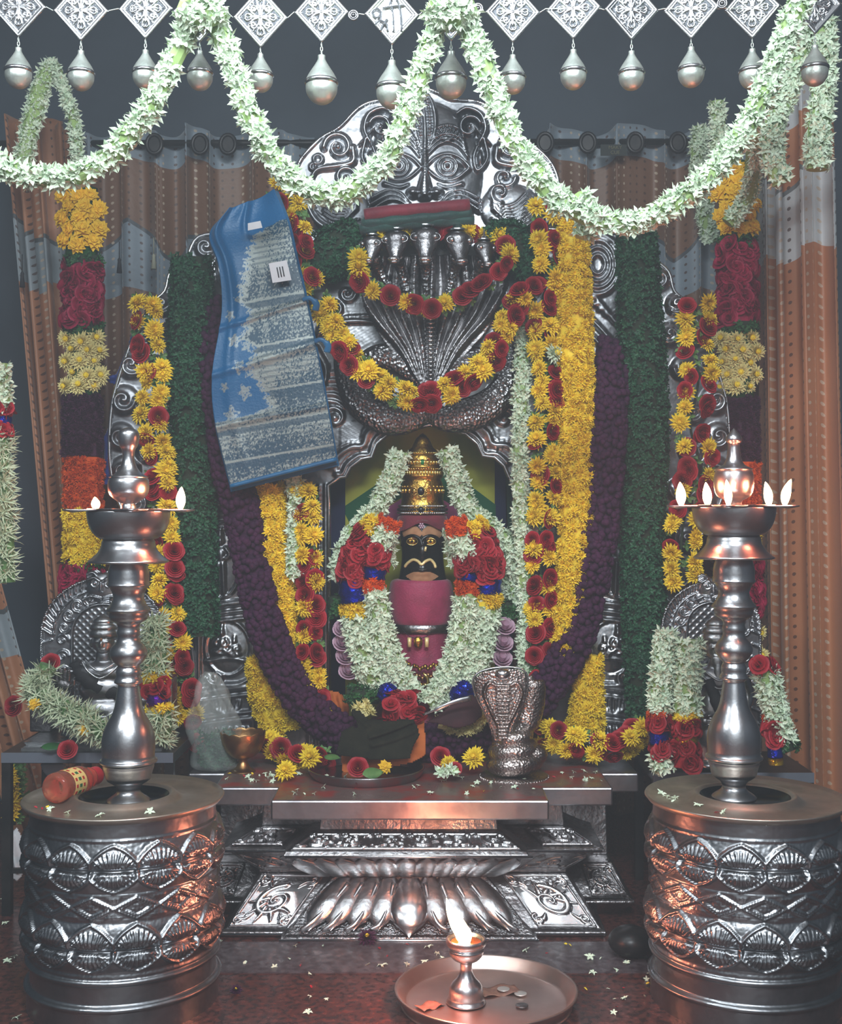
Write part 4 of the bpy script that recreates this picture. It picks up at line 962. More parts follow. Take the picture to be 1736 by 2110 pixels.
def mixed(name, label, cat, pts, Y, hw, step=30, group=None, wr=.42, rad=.0305, leafy=.5, closed=False, white=()):
    """a strung garland of yellow chrysanthemums and red roses with leaf sprigs"""
    SEED[0] += 1; rn = random.Random(SEED[0]); path = px_path(pts, Y, 8); k = (sum(Y)/len(Y) if isinstance(Y, (list, tuple)) else Y)/FL
    t = thing(name, label, cat, path[0], group); w_ = hw*k
    rs = resample(path, step*k*.86); fr = frames(rs)
    side = 1
    for i, (p, tt, s) in enumerate(fr):
        cnt = 2 if hw > 20 else 1
        for c in range(cnt):
            u = (side if cnt == 2 else rn.uniform(-1, 1)); side = -side
            pos = p+s*(u*(w_-rad*.55)*rn.uniform(.6, 1.05))+tt*rn.uniform(-.5, .5)*step*k+Vector((0, -rn.uniform(.006, .022), 0))
            kd = 'rose' if rn.random() < wr else 'chrysanthemum'
            if (i, c) in white: kd = 'white_chrysanthemum'
            bloom(kd, pos, (s*u*.55+Vector((rn.gauss(0, .25), -1, rn.gauss(.1, .3)))), rad*(.85 if kd == 'rose' else 1)*rn.uniform(.85, 1.12), t, rn)
    mb = MB(); L = sum((path[i+1]-path[i]).length for i in range(len(path)-1))
    for _ in range(int(L*leafy*220)):
        i = rn.randrange(len(fr)); p, tt, s = fr[i]; V, F_ = rn.choice(TP['leaf']); a = rn.uniform(-1.4, 1.4)
        mb.add(V, F_, 0, look(p+s*math.sin(a)*w_*.75+tt*rn.uniform(-.5, .5)*step*k+Vector((0, -.004, 0)), s*math.sin(a)+Vector((0, -1, rn.gauss(0, .3))), .020*rn.uniform(.7, 1.3), rn.random()*6))
    mb.build('leaf_sprigs', M['leaf_light'], t, smooth=False)
    mb = MB(); tube(mb, path, .0035, 6); mb.build('thread', M['stem'], t)
    return t

# ---- hangings on the shrine
strand('basil_garland', 'thick green leaf garland hanging left of the blue sari', 'garland', [(398, 532), (390, 700), (394, 900), (402, 1100), (408, 1310)], 3.33, 47, 'basil', hd=.045)
strand('basil_garland', 'long green leaf garland hanging right of the purple garland', 'garland', [(1312, 480), (1322, 700), (1332, 900), (1326, 1100), (1328, 1300), (1336, 1540)], 3.33, [44, 52, 48, 48, 42], 'basil', hd=.045)
strand('basil_bundle', 'dark green leaf bundle left of the serpent heads', 'leaves', [(655, 560), (690, 520), (745, 480)], 3.37, [38, 62, 40], 'basil', hd=.03)
strand('basil_bundle', 'dark green leaf bundle right of the serpent heads', 'leaves', [(1000, 476), (1050, 490), (1085, 530), (1092, 575)], 3.36, [22, 42, 48, 30], 'basil', hd=.03)
strand('yellow_petal_garland', 'broad yellow petal garland hanging full length right of the serpent', 'garland', [(1178, 450), (1184, 700), (1192, 1000), (1182, 1180), (1160, 1350)], 3.31, [36, 39, 40, 38, 30], 'yellow', hd=.038)
strand('yellow_petal_garland', 'broad yellow petal garland hanging below the blue sari', 'garland', [(552, 1000), (562, 1100), (576, 1200), (592, 1330)], 3.33, [34, 37, 35, 24], 'yellow', hd=.036)
strand('yellow_petal_garland', 'yellow petal garland end resting on altar beside the brass bowl', 'garland', [(530, 1350), (556, 1430), (590, 1505)], 3.36, [24, 44, 52], 'yellow', hd=.036)
strand('yellow_petal_garland', 'yellow petal garland end on altar right of the purple garland', 'garland', [(1226, 1350), (1212, 1430), (1206, 1500)], 3.34, [16, 34, 42], 'yellow', hd=.036)
strand('purple_garland', 'wide dark purple garland looping in a U around the idol', 'garland',
       [(440, 620), (455, 800), (472, 950), (496, 1040), (518, 1160), (548, 1290), (596, 1400), (655, 1475), (725, 1518), (810, 1532), (900, 1528), (1000, 1512), (1078, 1468), (1140, 1400), (1192, 1300), (1226, 1160), (1246, 1000), (1256, 850), (1268, 700)],
       [3.36]+[3.3]*4+[3.28]*9+[3.3]*4+[3.36], 38, 'purple', hd=.034)
mixed('flower_garland', 'chrysanthemum and rose garland hanging outermost left beside the blue sheet', 'garland', [(300, 622), (305, 700), (322, 780), (312, 860), (332, 950), (334, 1040), (345, 1120), (345, 1200), (352, 1280), (366, 1350), (380, 1430), (392, 1525)], 3.29, 30, 30)
mixed('flower_garland', 'chrysanthemum and rose garland hanging left of the idol niche post', 'garland', [(628, 1020), (636, 1100), (640, 1200), (640, 1300), (642, 1380), (655, 1440), (672, 1485)], 3.3, 26, 28)
mixed('flower_garland', 'chrysanthemum and rose garland crossing the crest top right of the blue sari', 'garland', [(578, 400), (608, 425), (618, 480), (622, 530), (638, 580), (646, 612)], 3.33, 26, 30)
mixed('flower_garland', 'heart shaped chrysanthemum and rose garland hung around the serpent coils', 'garland', [(664, 625), (690, 680), (722, 735), (770, 782), (830, 815), (890, 818), (950, 788), (1004, 745), (1034, 690), (1060, 635), (1090, 590)], 3.27, 25, 27)
mixed('flower_garland', 'ring shaped chrysanthemum and rose garland around the serpent heads', 'garland', [(738, 525), (745, 580), (790, 606), (850, 626), (900, 634), (960, 612), (1010, 580), (1042, 535), (1030, 495), (980, 484), (920, 478), (860, 484), (800, 486), (760, 500)], [3.3]*8+[3.35]*6, 19, 26)
mixed('flower_garland', 'chrysanthemum and rose garland hanging left of the broad yellow one', 'garland', [(1122, 435), (1126, 500), (1132, 560), (1114, 640), (1120, 720), (1130, 800), (1122, 900), (1126, 1000), (1112, 1100), (1116, 1200), (1116, 1300), (1122, 1405)], 3.31, 30, 30, white={(12, 1)})
mixed('flower_garland', 'chrysanthemum and rose garland hanging right of the green leaf garland', 'garland', [(1436, 630), (1430, 700), (1440, 780), (1424, 880), (1440, 950), (1414, 1050), (1404, 1130), (1408, 1200)], 3.3, 38, 29)
mixed('flower_garland', 'chrysanthemum and rose garland lying on altar right of the silver cobra', 'garland', [(1105, 1505), (1150, 1520), (1210, 1535), (1270, 1540), (1330, 1500)], [3.3, 3.24, 3.22, 3.22, 3.3], 30, 26, wr=.38)
mixed('flower_garland', 'chrysanthemum and rose garland lying on altar beside the brass bowl', 'garland', [(560, 1530), (590, 1552), (640, 1560), (690, 1562)], [3.28, 3.24, 3.22, 3.22], 22, 26, wr=.5)

# ---- jasmine
strand('jasmine_garland', 'white jasmine swag tied under the pendants at the top left corner', 'garland', [(-50, 296), (0, 340), (60, 362), (130, 368), (200, 345), (260, 285), (310, 220), (350, 140), (385, 70), (412, 20), (420, -30)], 2.3, 24, 'jasmine')
strand('jasmine_garland', 'white jasmine swag hanging in front of the silver crest', 'garland', [(428, -10), (450, 60), (480, 135), (502, 205), (532, 272), (565, 330), (612, 378), (670, 402), (730, 390), (788, 342), (822, 270), (852, 195), (878, 115), (900, 50), (915, 0)], 2.3, 24, 'jasmine')
strand('jasmine_garland', 'white jasmine swag hanging above the right green garland', 'garland', [(945, 0), (975, 80), (1002, 150), (1032, 230), (1058, 290), (1100, 350), (1140, 402), (1190, 436), (1250, 458), (1310, 458), (1370, 432), (1430, 392), (1480, 345), (1530, 275), (1570, 200), (1600, 120), (1630, 50), (1655, -20)], 2.3, 25, 'jasmine')
strand('jasmine_bunch', 'jasmine knot covering the pendant at the upper left', 'flowers', [(375, 10), (420, 30), (455, 12)], 2.27, 34, 'jasmine')
strand('jasmine_bunch', 'jasmine knot covering the pendant right of the lettered one', 'flowers', [(885, 10), (930, 28), (975, 8)], 2.27, 34, 'jasmine')
strand('jasmine_strand', 'small jasmine strand hanging behind the far left pendants', 'garland', [(45, 350), (62, 270), (80, 200), (100, 145), (112, 135), (138, 200), (156, 270), (160, 338)], 3.5, [20, 20, 22, 20, 12, 12, 13, 13], 'jasmine')
for i, (lab, pts, Y, hw) in enumerate((
        ('jasmine strand dangling left of the two at the top right corner', [(1655, 40), (1640, 140), (1600, 240), (1592, 320), (1612, 378)], 2.85, 24),
        ('rightmost jasmine strand dangling at the top right corner', [(1695, 40), (1700, 150), (1688, 260), (1684, 350)], 2.85, 26),
        ('jasmine strand looped over the right marigold column', [(1618, 190), (1562, 270), (1552, 340), (1540, 410), (1500, 460)], [2.86, 2.95, 3.2, 3.36, 3.38], 20),
        ('faint jasmine strand hanging left of the right marigold column', [(1444, 262), (1440, 350), (1452, 430), (1466, 500)], 3.86, 18),
        ('short jasmine strand hanging from the dark top right recess', [(1478, 210), (1482, 280), (1478, 340)], 3.5, 18),
        ('short jasmine strand under the right swag over the yellow garland', [(1196, 405), (1212, 445), (1204, 490)], [2.33, 2.36, 2.36], 24),
        ('thin jasmine strand hanging along the right side of the niche', [(1086, 590), (1080, 700), (1072, 900), (1076, 1100), (1084, 1250), (1082, 1385)], [3.43, 3.36, 3.33, 3.33, 3.33, 3.33], 17),
        ('thin jasmine strand hanging below the sari beside the yellow garland', [(606, 985), (610, 1080), (606, 1190)], 3.3, 17),
        ('jasmine strand curving from the crown over the left shoulder', [(826, 930), (806, 985), (776, 1048), (732, 1092), (708, 1140), (698, 1195)], [3.38, 3.36, 3.36, 3.36, 3.36, 3.36], 21),
        ('jasmine strand curving from the crown over the right shoulder', [(922, 925), (946, 1000), (966, 1052), (1014, 1088), (1050, 1130), (1068, 1190), (1062, 1250)], 3.37, 22),
        ('jasmine tassel hanging left of the black face', [(796, 1092), (797, 1130), (798, 1165)], 3.34, 20),
        ('jasmine tassel hanging right of the black face', [(932, 1092), (938, 1130), (944, 1168)], 3.34, 20),
        ('cream jasmine strand hanging behind the right shoulder', [(1018, 1110), (1040, 1170), (1044, 1235)], 3.40, 15))):
    strand('jasmine_strand', lab, 'garland', pts, Y, hw, 'jasmine')
strand('rose_knot', 'red rose knot under the point of the white idol garland', 'flowers', [(800, 1455), (830, 1462), (862, 1456)], 3.25, 36, 'rose')
def idol_garland(label, pts, Y, hw, secs): return sec_garland('idol_garland', label, 'garland', pts, Y, hw, secs)
idol_garland('idol garland, left outer strand with roses, blue foil and jasmine', [(785, 1080), (755, 1110), (736, 1150), (728, 1200), (736, 1260), (745, 1320), (768, 1385), (815, 1425)], 3.31, 34, [(.10, 'yellow'), (.42, 'rose'), (.52, 'foil_blue'), (.58, 'yellow'), (1, 'jasmine')])
idol_garland('idol garland, left inner strand with orange petals over jasmine', [(805, 1070), (788, 1110), (776, 1160), (770, 1200), (778, 1250), (796, 1330), (824, 1395), (860, 1440)], 3.29, 26, [(.07, 'orange'), (.20, 'jasmine'), (.32, 'rose'), (.40, 'foil_blue'), (.48, 'orange'), (1, 'jasmine')])
idol_garland('idol garland, right inner strand with orange petals over jasmine', [(938, 1070), (954, 1118), (966, 1165), (964, 1200), (960, 1250), (944, 1335), (922, 1400), (884, 1450)], 3.29, 26, [(.10, 'orange'), (.24, 'jasmine'), (.34, 'rose'), (.42, 'foil_blue'), (.50, 'orange'), (1, 'jasmine')])
idol_garland('idol garland, right outer strand with large roses and blue foil', [(965, 1080), (990, 1115), (1004, 1160), (1004, 1200), (1000, 1260), (988, 1330), (962, 1392), (915, 1440)], 3.31, 33, [(.09, 'yellow'), (.40, 'rose'), (.49, 'foil_blue'), (.55, 'yellow'), (1, 'jasmine')])
for nm, xs, lab in (('l', [(706, 1302), (706, 1330), (712, 1358), (718, 1388)], 'pale lotus buds strung left of the idol'), ('r', [(1040, 1296), (1036, 1330), (1034, 1362)], 'pale lotus buds strung right of the idol above the cobra')):
    t = thing('lotus_bud_string', lab, 'flowers', P(*xs[0], 3.33))
    for x, y in xs: bloom('lotus_bud', P(x, y, 3.33), (.1, -.75, .6), .027, t)
    mb = MB(); tube(mb, [P(xs[0][0], xs[0][1]-40, 3.34)]+[P(x, y, 3.335) for x, y in xs], .003, 6); mb.build('thread', M['stem'], t)
strand('leaf_spray', 'dark leaf spray with gold thread left of the lotus buds', 'leaves', [(700, 1270), (690, 1240), (712, 1255)], 3.35, 20, 'leaf')
strand('leaf_spray', 'dark leaf spray at right shoulder above the lotus buds', 'leaves', [(1020, 1262), (1044, 1250), (1058, 1272)], 3.35, 20, 'leaf')
strand('leaf_spray', 'leaf spray below the white garland at lower left', 'leaves', [(715, 1428), (760, 1432), (800, 1415)], 3.3, 22, 'leaf')
strand('leaf_spray', 'leaf spray below the white garland beside the cobra', 'leaves', [(930, 1405), (960, 1412), (985, 1420)], 3.3, 15, 'leaf')
for lab, x, y, s in (('blue foil knot left of the red rose knot', 800, 1430, 22), ('blue foil knot left of the cobra hood', 952, 1428, 24)):
    mb = MB(); ball(mb, P(x, y, 3.27), (.030*s/22, .02, .03*s/22), seg=12, rings=8); V = mb.v[0]; rg = np.random.RandomState(x); mb.v[0] = V+rg.normal(0, .0028, V.shape)
    o = mb.build('foil_knot', M['foil_blue'], smooth=False); tag(o, lab, 'ribbon')
strand('chrysanthemum_tuft', 'white chrysanthemum tuft left of the dark blue cloth', 'flowers', [(742, 1452), (755, 1475)], 3.26, 18, 'cream')
strand('chrysanthemum_tuft', 'row of pale and yellow blooms above the purple garland bottom', 'flowers', [(905, 1490), (950, 1500), (985, 1488), (1005, 1470)], 3.24, 14, 'cream')

# ---- tall side columns
def column(label, x, Y, hw, secs, extra, pale):
    """secs: (y0, y1, kind)"""
    t = thing('flower_column', label, 'garland', P(x, secs[0][0], Y)); k = Y/FL; rn = random.Random(x)
    for y0, y1, kind, dx in secs:
        if kind in ('marigold', 'cream'):
            kd = 'marigold' if kind == 'marigold' else 'cream_chrysanthemum'; st = 24; y = y0+16; row = 0
            while y < y1-8:
                for j in (-1, 0, 1):
                    xx = x+dx+j*hw*.62+(7 if row % 2 else -7)+rn.uniform(-4, 4)
                    bloom(kd, P(xx, y+rn.uniform(-4, 4), Y-.03+abs(j)*.014), (j*.55+rn.gauss(0, .15), -1, rn.gauss(.05, .2)), .030*rn.uniform(.92, 1.15), t, rn)
                y += st; row += 1
            mb = MB(); flat_core(mb, frames([P(x+dx, y0, Y), P(x+dx, (y0+y1)/2, Y), P(x+dx, y1, Y)]), np.array([hw*k*.8]*3), .03); mb.m = [0]*len(mb.m); mb.build('string_core', M['leaf'], t)
        else:
            mb = MB(); fill(mb, [P(x+dx, y0+(y1-y0)*q/4, Y) for q in range(5)], hw*k, .038, kind, rn); mb.build(SECNAME[kind], [M[KIND[kind][1]], M[coremat(kind)]], t, smooth=False)
    return t
column('tall column of coloured flower blocks hanging at the left over the curtain', 172, 3.48, 42, [(388, 530, 'marigold', -4), (528, 552, 'leaf', 0), (550, 668, 'magenta', -2), (664, 690, 'leaf', 2), (684, 815, 'cream', 2), (812, 940, 'plum', -2), (942, 1052, 'orange', 0), (1052, 1158, 'yellow', 0), (1155, 1172, 'leaf', 0), (1170, 1235, 'magenta', -6)], None, 0)
column('tall column of coloured flower blocks hanging at the right over the curtain', 1520, 3.48, 42, [(335, 492, 'marigold', -2), (490, 510, 'leaf', 0), (506, 668, 'magenta', 0), (664, 686, 'leaf', 4), (682, 822, 'cream', 2), (822, 952, 'plum', 4), (952, 1052, 'orange', 6), (1052, 1150, 'yellow', 8), (1150, 1260, 'magenta', 10), (1260, 1370, 'cream', 12)], None, 0)
sec_garland('jasmine_garland', 'jasmine garland with foil band cut off by the left photo edge', 'garland', [(-4, 750), (2, 850), (0, 960), (8, 1090), (12, 1200)], 3.0, 24, [(.22, 'jasmine'), (.27, 'rose'), (.31, 'foil_blue'), (.36, 'rose'), (1, 'tuberose')])
# small figures' garlands
sec_garland('statue_garland', 'white garland with orange and blue foil bands, leftmost on the right figurine', 'garland', [(1372, 1300), (1366, 1370), (1360, 1440), (1358, 1500), (1362, 1560), (1370, 1588)], 2.98, 24, [(.48, 'jasmine'), (.54, 'orange'), (.62, 'rose'), (.70, 'foil_blue'), (.77, 'rose'), (1, 'jasmine')])
sec_garland('statue_garland', 'white garland with rose and gold foil bands, nearest the right lamp stem', 'garland', [(1420, 1318), (1418, 1380), (1416, 1440), (1414, 1500), (1412, 1580)], 2.97, 29, [(.62, 'jasmine'), (.69, 'yellow'), (.79, 'rose'), (.86, 'foil_gold'), (1, 'rose')])
sec_garland('statue_garland', 'white garland slanting down to the right of the right lamp', 'garland', [(1572, 1365), (1590, 1430), (1606, 1490), (1626, 1545)], 2.98, 26, [(.08, 'rose'), (.9, 'jasmine'), (1, 'leaf')])
sec_garland('statue_garland', 'short rose and blue foil garland end behind the right lamp', 'garland', [(1590, 1470), (1596, 1530), (1600, 1575)], [2.99, 2.97, 2.96], 17, [(.15, 'orange'), (.5, 'rose'), (.85, 'foil_blue'), (1, 'foil_gold')])
sec_garland('statue_garland', 'tuberose garland with violet foil band right of the left lamp', 'garland', [(318, 1270), (322, 1330), (320, 1385), (322, 1430), (332, 1480), (330, 1530)], [3.1, 3.08, 3.06, 3.04, 3.04, 3.06], 26, [(.42, 'tuberose'), (.50, 'yellow'), (.58, 'rose'), (.68, 'foil_violet'), (.74, 'yellow'), (1, 'tuberose')])
strand('statue_garland', 'spiky tuberose garland draped across the lap of the left figurine', 'garland', [(100, 1372), (72, 1425), (110, 1452), (165, 1480), (215, 1508), (270, 1522), (310, 1520)], [3.05, 3.03, 3.0, 2.98, 2.97, 2.98, 3.0], [22, 28, 28, 28, 26, 24, 18], 'tuberose')
# ================================================================ pendant string over the shrine
YT = 2.38; kT = YT/FL
def diamond(letter):
    r = Relief(-60, -67, 60, 67, 1.0)
    r.mask([(-58, 0), (0, -65), (58, 0), (0, 65)]); D = [(-52, 0), (0, -58.5), (52, 0), (0, 58.5), (-52, 0)]
    r.stroke(D, 4, .0028, smooth=False); r.stroke([(x*.87, y*.87) for x, y in D], 2.2, .002, smooth=False, beads=1.5)
    if letter:
        for p, w_ in (([(-31, -10), (-40, -3), (-36, 8), (-26, 7), (-23, -3), (-31, -10)], 3), ([(-23, 2), (-25, 14), (-33, 22), (-39, 33)], 3), ([(-25, 13), (-12, 22), (-9, 34)], 3), ([(-10, 12), (-19, 26), (-24, 36)], 2.6),
                      ([(0, -14), (3, 10), (4, 34)], 3.4), ([(15, -16), (18, 8), (19, 34)], 3.4), ([(-18, -11), (2, -15), (24, -18)], 3), ([(-4, -20), (0, -30), (10, -30), (16, -20)], 2.6)): r.stroke(p, w_, .0042)
        r.H[(r.H > .0036)] += .0012
    else:
        for q in range(4):
            a = R(45+90*q-45); c, s = math.cos(a), math.sin(a); sc = 1.0 if q % 2 else .9
            Tt = lambda p: ((p[0]*c-p[1]*s)*sc, (p[0]*s+p[1]*c)*sc*1.08)
            r.stroke([Tt(p) for p in ((3, 0), (14, 0), (26, 0))], [3, 4, 2], .003)
            for sg in (-1, 1):
                r.stroke([Tt(p) for p in ((4, sg*2), (14, sg*5), (22, sg*12), (18, sg*19), (11, sg*16), (14, sg*11))], [2.4, 2.4, 1.8], .003); r.dome(*Tt((13, sg*13)), 3, 3, .003)
                r.stroke([Tt(p) for p in ((20, sg*3), (30, sg*7), (35, sg*2), (31, 0))], [2, 2, 1.4], .0026); r.stroke([Tt(p) for p in ((22, sg*12), (28, sg*17), (24, sg*21))], [2, 1.6, 1], .0026)
        r.dome(0, 0, 4, 4, .004)
    o = r.build('diamond_plate', lambda x, y, h: np.stack([x*kT, -h, -y*kT], 1), [M['silver_bright'], M['relief_dark']], None, thick=0, second=(r.H > .0045) if letter else (r.H < .0007) & (abs(r.X)/52+abs(r.Y)/58.5 < .90))  # darker silver on the low ground; on the lettered plate, on the strokes
    me = o.data; off = np.array(o.location); co = np.empty(len(me.vertices)*3); me.vertices.foreach_get('co', co); me.vertices.foreach_set('co', (co.reshape(-1, 3)+off).ravel()); bpy.data.objects.remove(o); return me
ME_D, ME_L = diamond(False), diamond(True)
def bell_mesh():
    mb = MB(); p = [(0, .045), (.006, .045), (.0065, .038), (.012, .028), (.021, .014), (.0265, .003), (.0275, -.002), (.026, -.004), (.0265, -.008), (.025, -.018), (.018, -.029), (.009, -.035), (0, -.036)]
    lathe(mb, smooth_prof(p, 3), seg=28); V = mb.v[0]; a = np.arctan2(V[:, 1], V[:, 0]); lo = (V[:, 2] < -.012) | (V[:, 2] > .026); k = 1+lo*.035*np.sin(a*14); V[:, 0] *= k; V[:, 1] *= k
    o = mb.build('bell', M['bell'], None, local=False); m = o.data; bpy.data.objects.remove(o); return m
def band_mesh():
    mb = MB(); lathe(mb, [(.0262, .0035), (.0285, .001), (.0285, -.002), (.0262, -.0045)], seg=28, cap=False); o = mb.build('bell_band', M['silver_bright'], None, local=False); m = o.data; bpy.data.objects.remove(o); return m
def stud_mesh():
    mb = MB()
    for rr_, w_ in ((.009, .0022), (.0055, .0018)): tube(mb, [(rr_*math.cos(a), 0, rr_*math.sin(a)) for a in np.linspace(0, 2*PI, 21)[:-1]], w_, 6, closed=True)
    ball(mb, (0, -.001, 0), .003, seg=8); o = mb.build('stud', M['silver_dark'], None, local=False); m = o.data; bpy.data.objects.remove(o); return m
ME_B, ME_BD, ME_S = bell_mesh(), band_mesh(), stud_mesh()
PEND = [(38, 14, 145, .98, 'silver diamond pendant and bell at the far left edge', 2), (167, 22, 150, .96, 'silver diamond pendant right of the far left edge one', 2), (300, 18, 148, .94, 'silver diamond pendant whose bell is partly covered by the left swag', -3),
        (412, 25, 150, .95, 'silver diamond pendant behind the left jasmine knot', 0), (537, 36, 155, .92, 'lowest hanging silver diamond pendant right of the left jasmine knot', 1), (663, 25, 170, 1.18, 'silver diamond pendant with a large bell left of the lettered one', -2),
        (808, 30, 180, 1.16, 'silver diamond pendant with raised Devanagari letter and large bell', 4), (930, 22, 160, 1.14, 'silver diamond pendant with large bell behind the middle jasmine knot', 0), (1057, 25, 158, .94, 'bright silver diamond pendant right of the middle jasmine knot', 2),
        (1182, 18, 148, .96, 'silver diamond pendant over the black recess, second right of the middle knot', -12), (1302, 20, 150, .94, 'bright silver diamond pendant over the maker tag of the curtain', 3), (1425, 18, 143, .97, 'dull silver diamond pendant left of the right round stud', -14),
        (1551, 17, 147, .97, 'dull silver diamond pendant right of the right round stud', -15), (1680, 8, 140, .98, 'silver diamond pendant at the right edge behind jasmine', 3)]
for i, (x, cy, by, bs, lab, yaw) in enumerate(PEND):
    c = P(x, cy, YT); t = thing('toran_pendant', lab, 'pendant', c, 'silver pendants hanging across the top', R(yaw))
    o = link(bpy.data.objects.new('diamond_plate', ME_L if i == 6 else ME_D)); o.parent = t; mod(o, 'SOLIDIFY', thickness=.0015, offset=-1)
    b = link(bpy.data.objects.new('bell', ME_B)); b.parent = t; bz = -(by-cy)*kT; b.location = (0, 0, bz); b.scale = (bs, bs, bs)
    d = link(bpy.data.objects.new('bell_band', ME_BD)); d.parent = b
    mb = MB(); z0 = -64*kT; z1 = bz+.047*bs; zz = z0; k = 0
    while zz > z1-.002:
        tube(mb, [(0.0022*math.cos(a)*(1 if k % 2 else .2), .0022*math.cos(a)*(.2 if k % 2 else 1), zz-.004+.005*math.sin(a)) for a in np.linspace(0, 2*PI, 13)[:-1]], .0009, 5, closed=True); zz -= .0075; k += 1
    mb.build('chain_links', M['bell'], t, local=False)
    if i in (1, 5, 8, 11) or i == 12:
        s_ = {1: (282-167, -4), 5: (729-663, 8), 8: (985-1057, -6), 11: (1487-1425, -4), 12: (0, 0)}[i]
        if s_ != (0, 0): o = link(bpy.data.objects.new('stud', ME_S)); o.parent = t; o.location = (s_[0]*kT, -.002, -s_[1]*kT)
t = thing('pendant_cord', 'thin wire linking the corners of the silver pendants', 'wire', P(868, 20, YT+.004))
mb = MB(); pts = [P(-30, 20, YT+.004)]
for x, cy, *_ in PEND: pts += [P(x-57, cy, YT+.004), P(x+57, cy, YT+.004)]
tube(mb, pts, .0012, 5); mb.build('wire', M['bell'], t)

# ================================================================ cloths
def sari():
    Yq = 3.2; L = [(462, 428), (428, 478), (450, 545), (456, 640), (438, 765), (441, 860), (476, 1002)]; Rr = [(561, 380), (590, 450), (607, 520), (631, 620), (656, 740), (677, 850), (694, 946)]
    ls = smooth_path([Vector((x, y, 0)) for x, y in L], 30); rs = smooth_path([Vector((x, y, 0)) for x, y in Rr], 30); nv, nu = 360, 160
    lx = np.interp(np.linspace(0, len(ls)-1, nv), range(len(ls)), [p.x for p in ls]); ly = np.interp(np.linspace(0, len(ls)-1, nv), range(len(ls)), [p.y for p in ls])
    rx = np.interp(np.linspace(0, len(rs)-1, nv), range(len(rs)), [p.x for p in rs]); ry = np.interp(np.linspace(0, len(rs)-1, nv), range(len(rs)), [p.y for p in rs])
    u = np.linspace(0, 1, nu)[None]; X = lx[:, None]*(1-u)+rx[:, None]*u; Y_ = ly[:, None]*(1-u)+ry[:, None]*u; v = np.linspace(0, 1, nv)[:, None]
    d = .020*np.exp(-((u-.08-.1*v)/.05)**2)*(1-v)+.012*np.sin(u*7+v*5)*(1-v)**1.5+.008*np.cos(v*19+u*1.5)*.5+.006*np.exp(-((v-.68+.06*u)/.012)**2)+.006*np.exp(-((v-.55+.05*u)/.008)**2)+.005*np.exp(-((v-.86+.05*u)/.01)**2)
    d += .012*np.exp(-((u-.45)/.05)**2)*np.exp(-((v-.1)/.12)**2)-.05*(1-v)**4*0
    # woven silver pattern and fold lines, as colour
    U, V = X, Y_
    bound = np.interp(V, [430, 470, 520, 560, 620, 640, 700, 715, 760, 800, 835, 850, 862, 875, 1010], [620, 534, 512, 506, 494, 522, 500, 530, 518, 545, 560, 540, 490, 430, 400])
    bound = bound+7*np.sin(V*.35)*np.sin(V*.11)
    zone = (U > bound)
    rs_ = np.random.RandomState(4); cell = rs_.rand(400, 400)
    iu = ((U-400)/2.2+(V-400)*.12).astype(int) % 400; iv = ((V-400)/2.6-(U-400)*.08).astype(int) % 400
    tex = cell[iv, iu]; lines = (np.sin((V+U*.16)*.55) > -.3)
    blocks = np.sin((V+U*.18)*.052+1.)+.6*np.sin(V*.021+U*.03); dens = np.clip(.46+.30*blocks, .08, .8)
    spine = np.exp(-((U-(530+(V-480)*.09))/9)**2)*(V < 860)
    z = zone*np.clip((tex < dens+spine*.4)*1.*(.55+.45*lines), 0, 1)
    edge = (abs(U-bound) < 9)*(V > 470); z = np.maximum(z, edge*(tex > .25)*.95)
    for fy in (612, 708, 802, 868, 938): ln = abs(V-(fy-(U-560)*.17)) < 2.2; z = np.where(ln & (U > bound), .95, z); z = np.where((abs(V-(fy+9-(U-560)*.17)) < 6) & (U > bound), z*.25, z)  # fold lines in the colour: pale crease line, darker band below
    for mx, my, mr in ((474, 650, 9), (483, 703, 11), (493, 756, 12), (462, 798, 8), (505, 808, 13), (478, 856, 15), (515, 765, 12), (508, 712, 11)):
        q = np.hypot((U-mx), (V-my)*.8)*(1.15+.32*np.sin(5*np.arctan2(V-my, U-mx)+mx)); z = np.where((q < mr) & (tex > .22), .9, z)
    blue = np.array(S((2, 88, 136))); dk = np.array(S((26, 66, 88))); sv = np.array(S((148, 156, 150)))
    base = np.where(zone[..., None], dk, blue); col = base*(1-z[..., None]*.85)+sv*z[..., None]*.85
    A = np.concatenate([col, (z*.75)[..., None]], -1).reshape(-1, 4)
    t = thing('sari', 'blue silk sari with woven silver border hanging folded with paper tags', 'sari', P(540, 700, Yq))
    kk = Yq/FL; PX = (X-868)*kk; PZ = 1-(Y_-1055)*kk; PY = Yq-d+.05*(1-v)**3
    m = mat('sari_silk', (10, 104, 150), .42, attr='paint', bump=.25, bscale=180, sheen=.1, amat=.4)
    o = fastmesh('front_panel', np.stack([PX.ravel(), PY.ravel(), PZ.ravel()], 1), gridq(nu, nv)[:, ::-1], m, t, col=A); mod(o, 'SOLIDIFY', thickness=.002)
    blu = mat('sari_blue', (10, 96, 142), .4, 0, (6, 74, 114), 12, sheen=.2)
    for j in range(3):      # folded layers behind
        sl = slice(0, None, 6); q = PX[:, sl]+.004*(j+1)*(u[:, sl]*1.2-.3); w_ = PZ[:, sl]-.005*(j+1)*v; e = PY[:, sl]+.008*(j+1)+.003*np.sin(u[:, sl]*9+j)
        o = fastmesh('folded_layer', np.stack([q.ravel(), e.ravel(), w_.ravel()], 1), gridq(q.shape[1], nv)[:, ::-1], blu, t); mod(o, 'SOLIDIFY', thickness=.003)
    mb = MB(); tube(mb, [Vector((PX[-1, i], PY[-1, i]-.001, PZ[-1, i])) for i in range(0, nu, 8)]+[Vector((PX[-1, -1], PY[-1, -1], PZ[-1, -1]))], .006, 8); mb.build('blue_hem', blu, t)
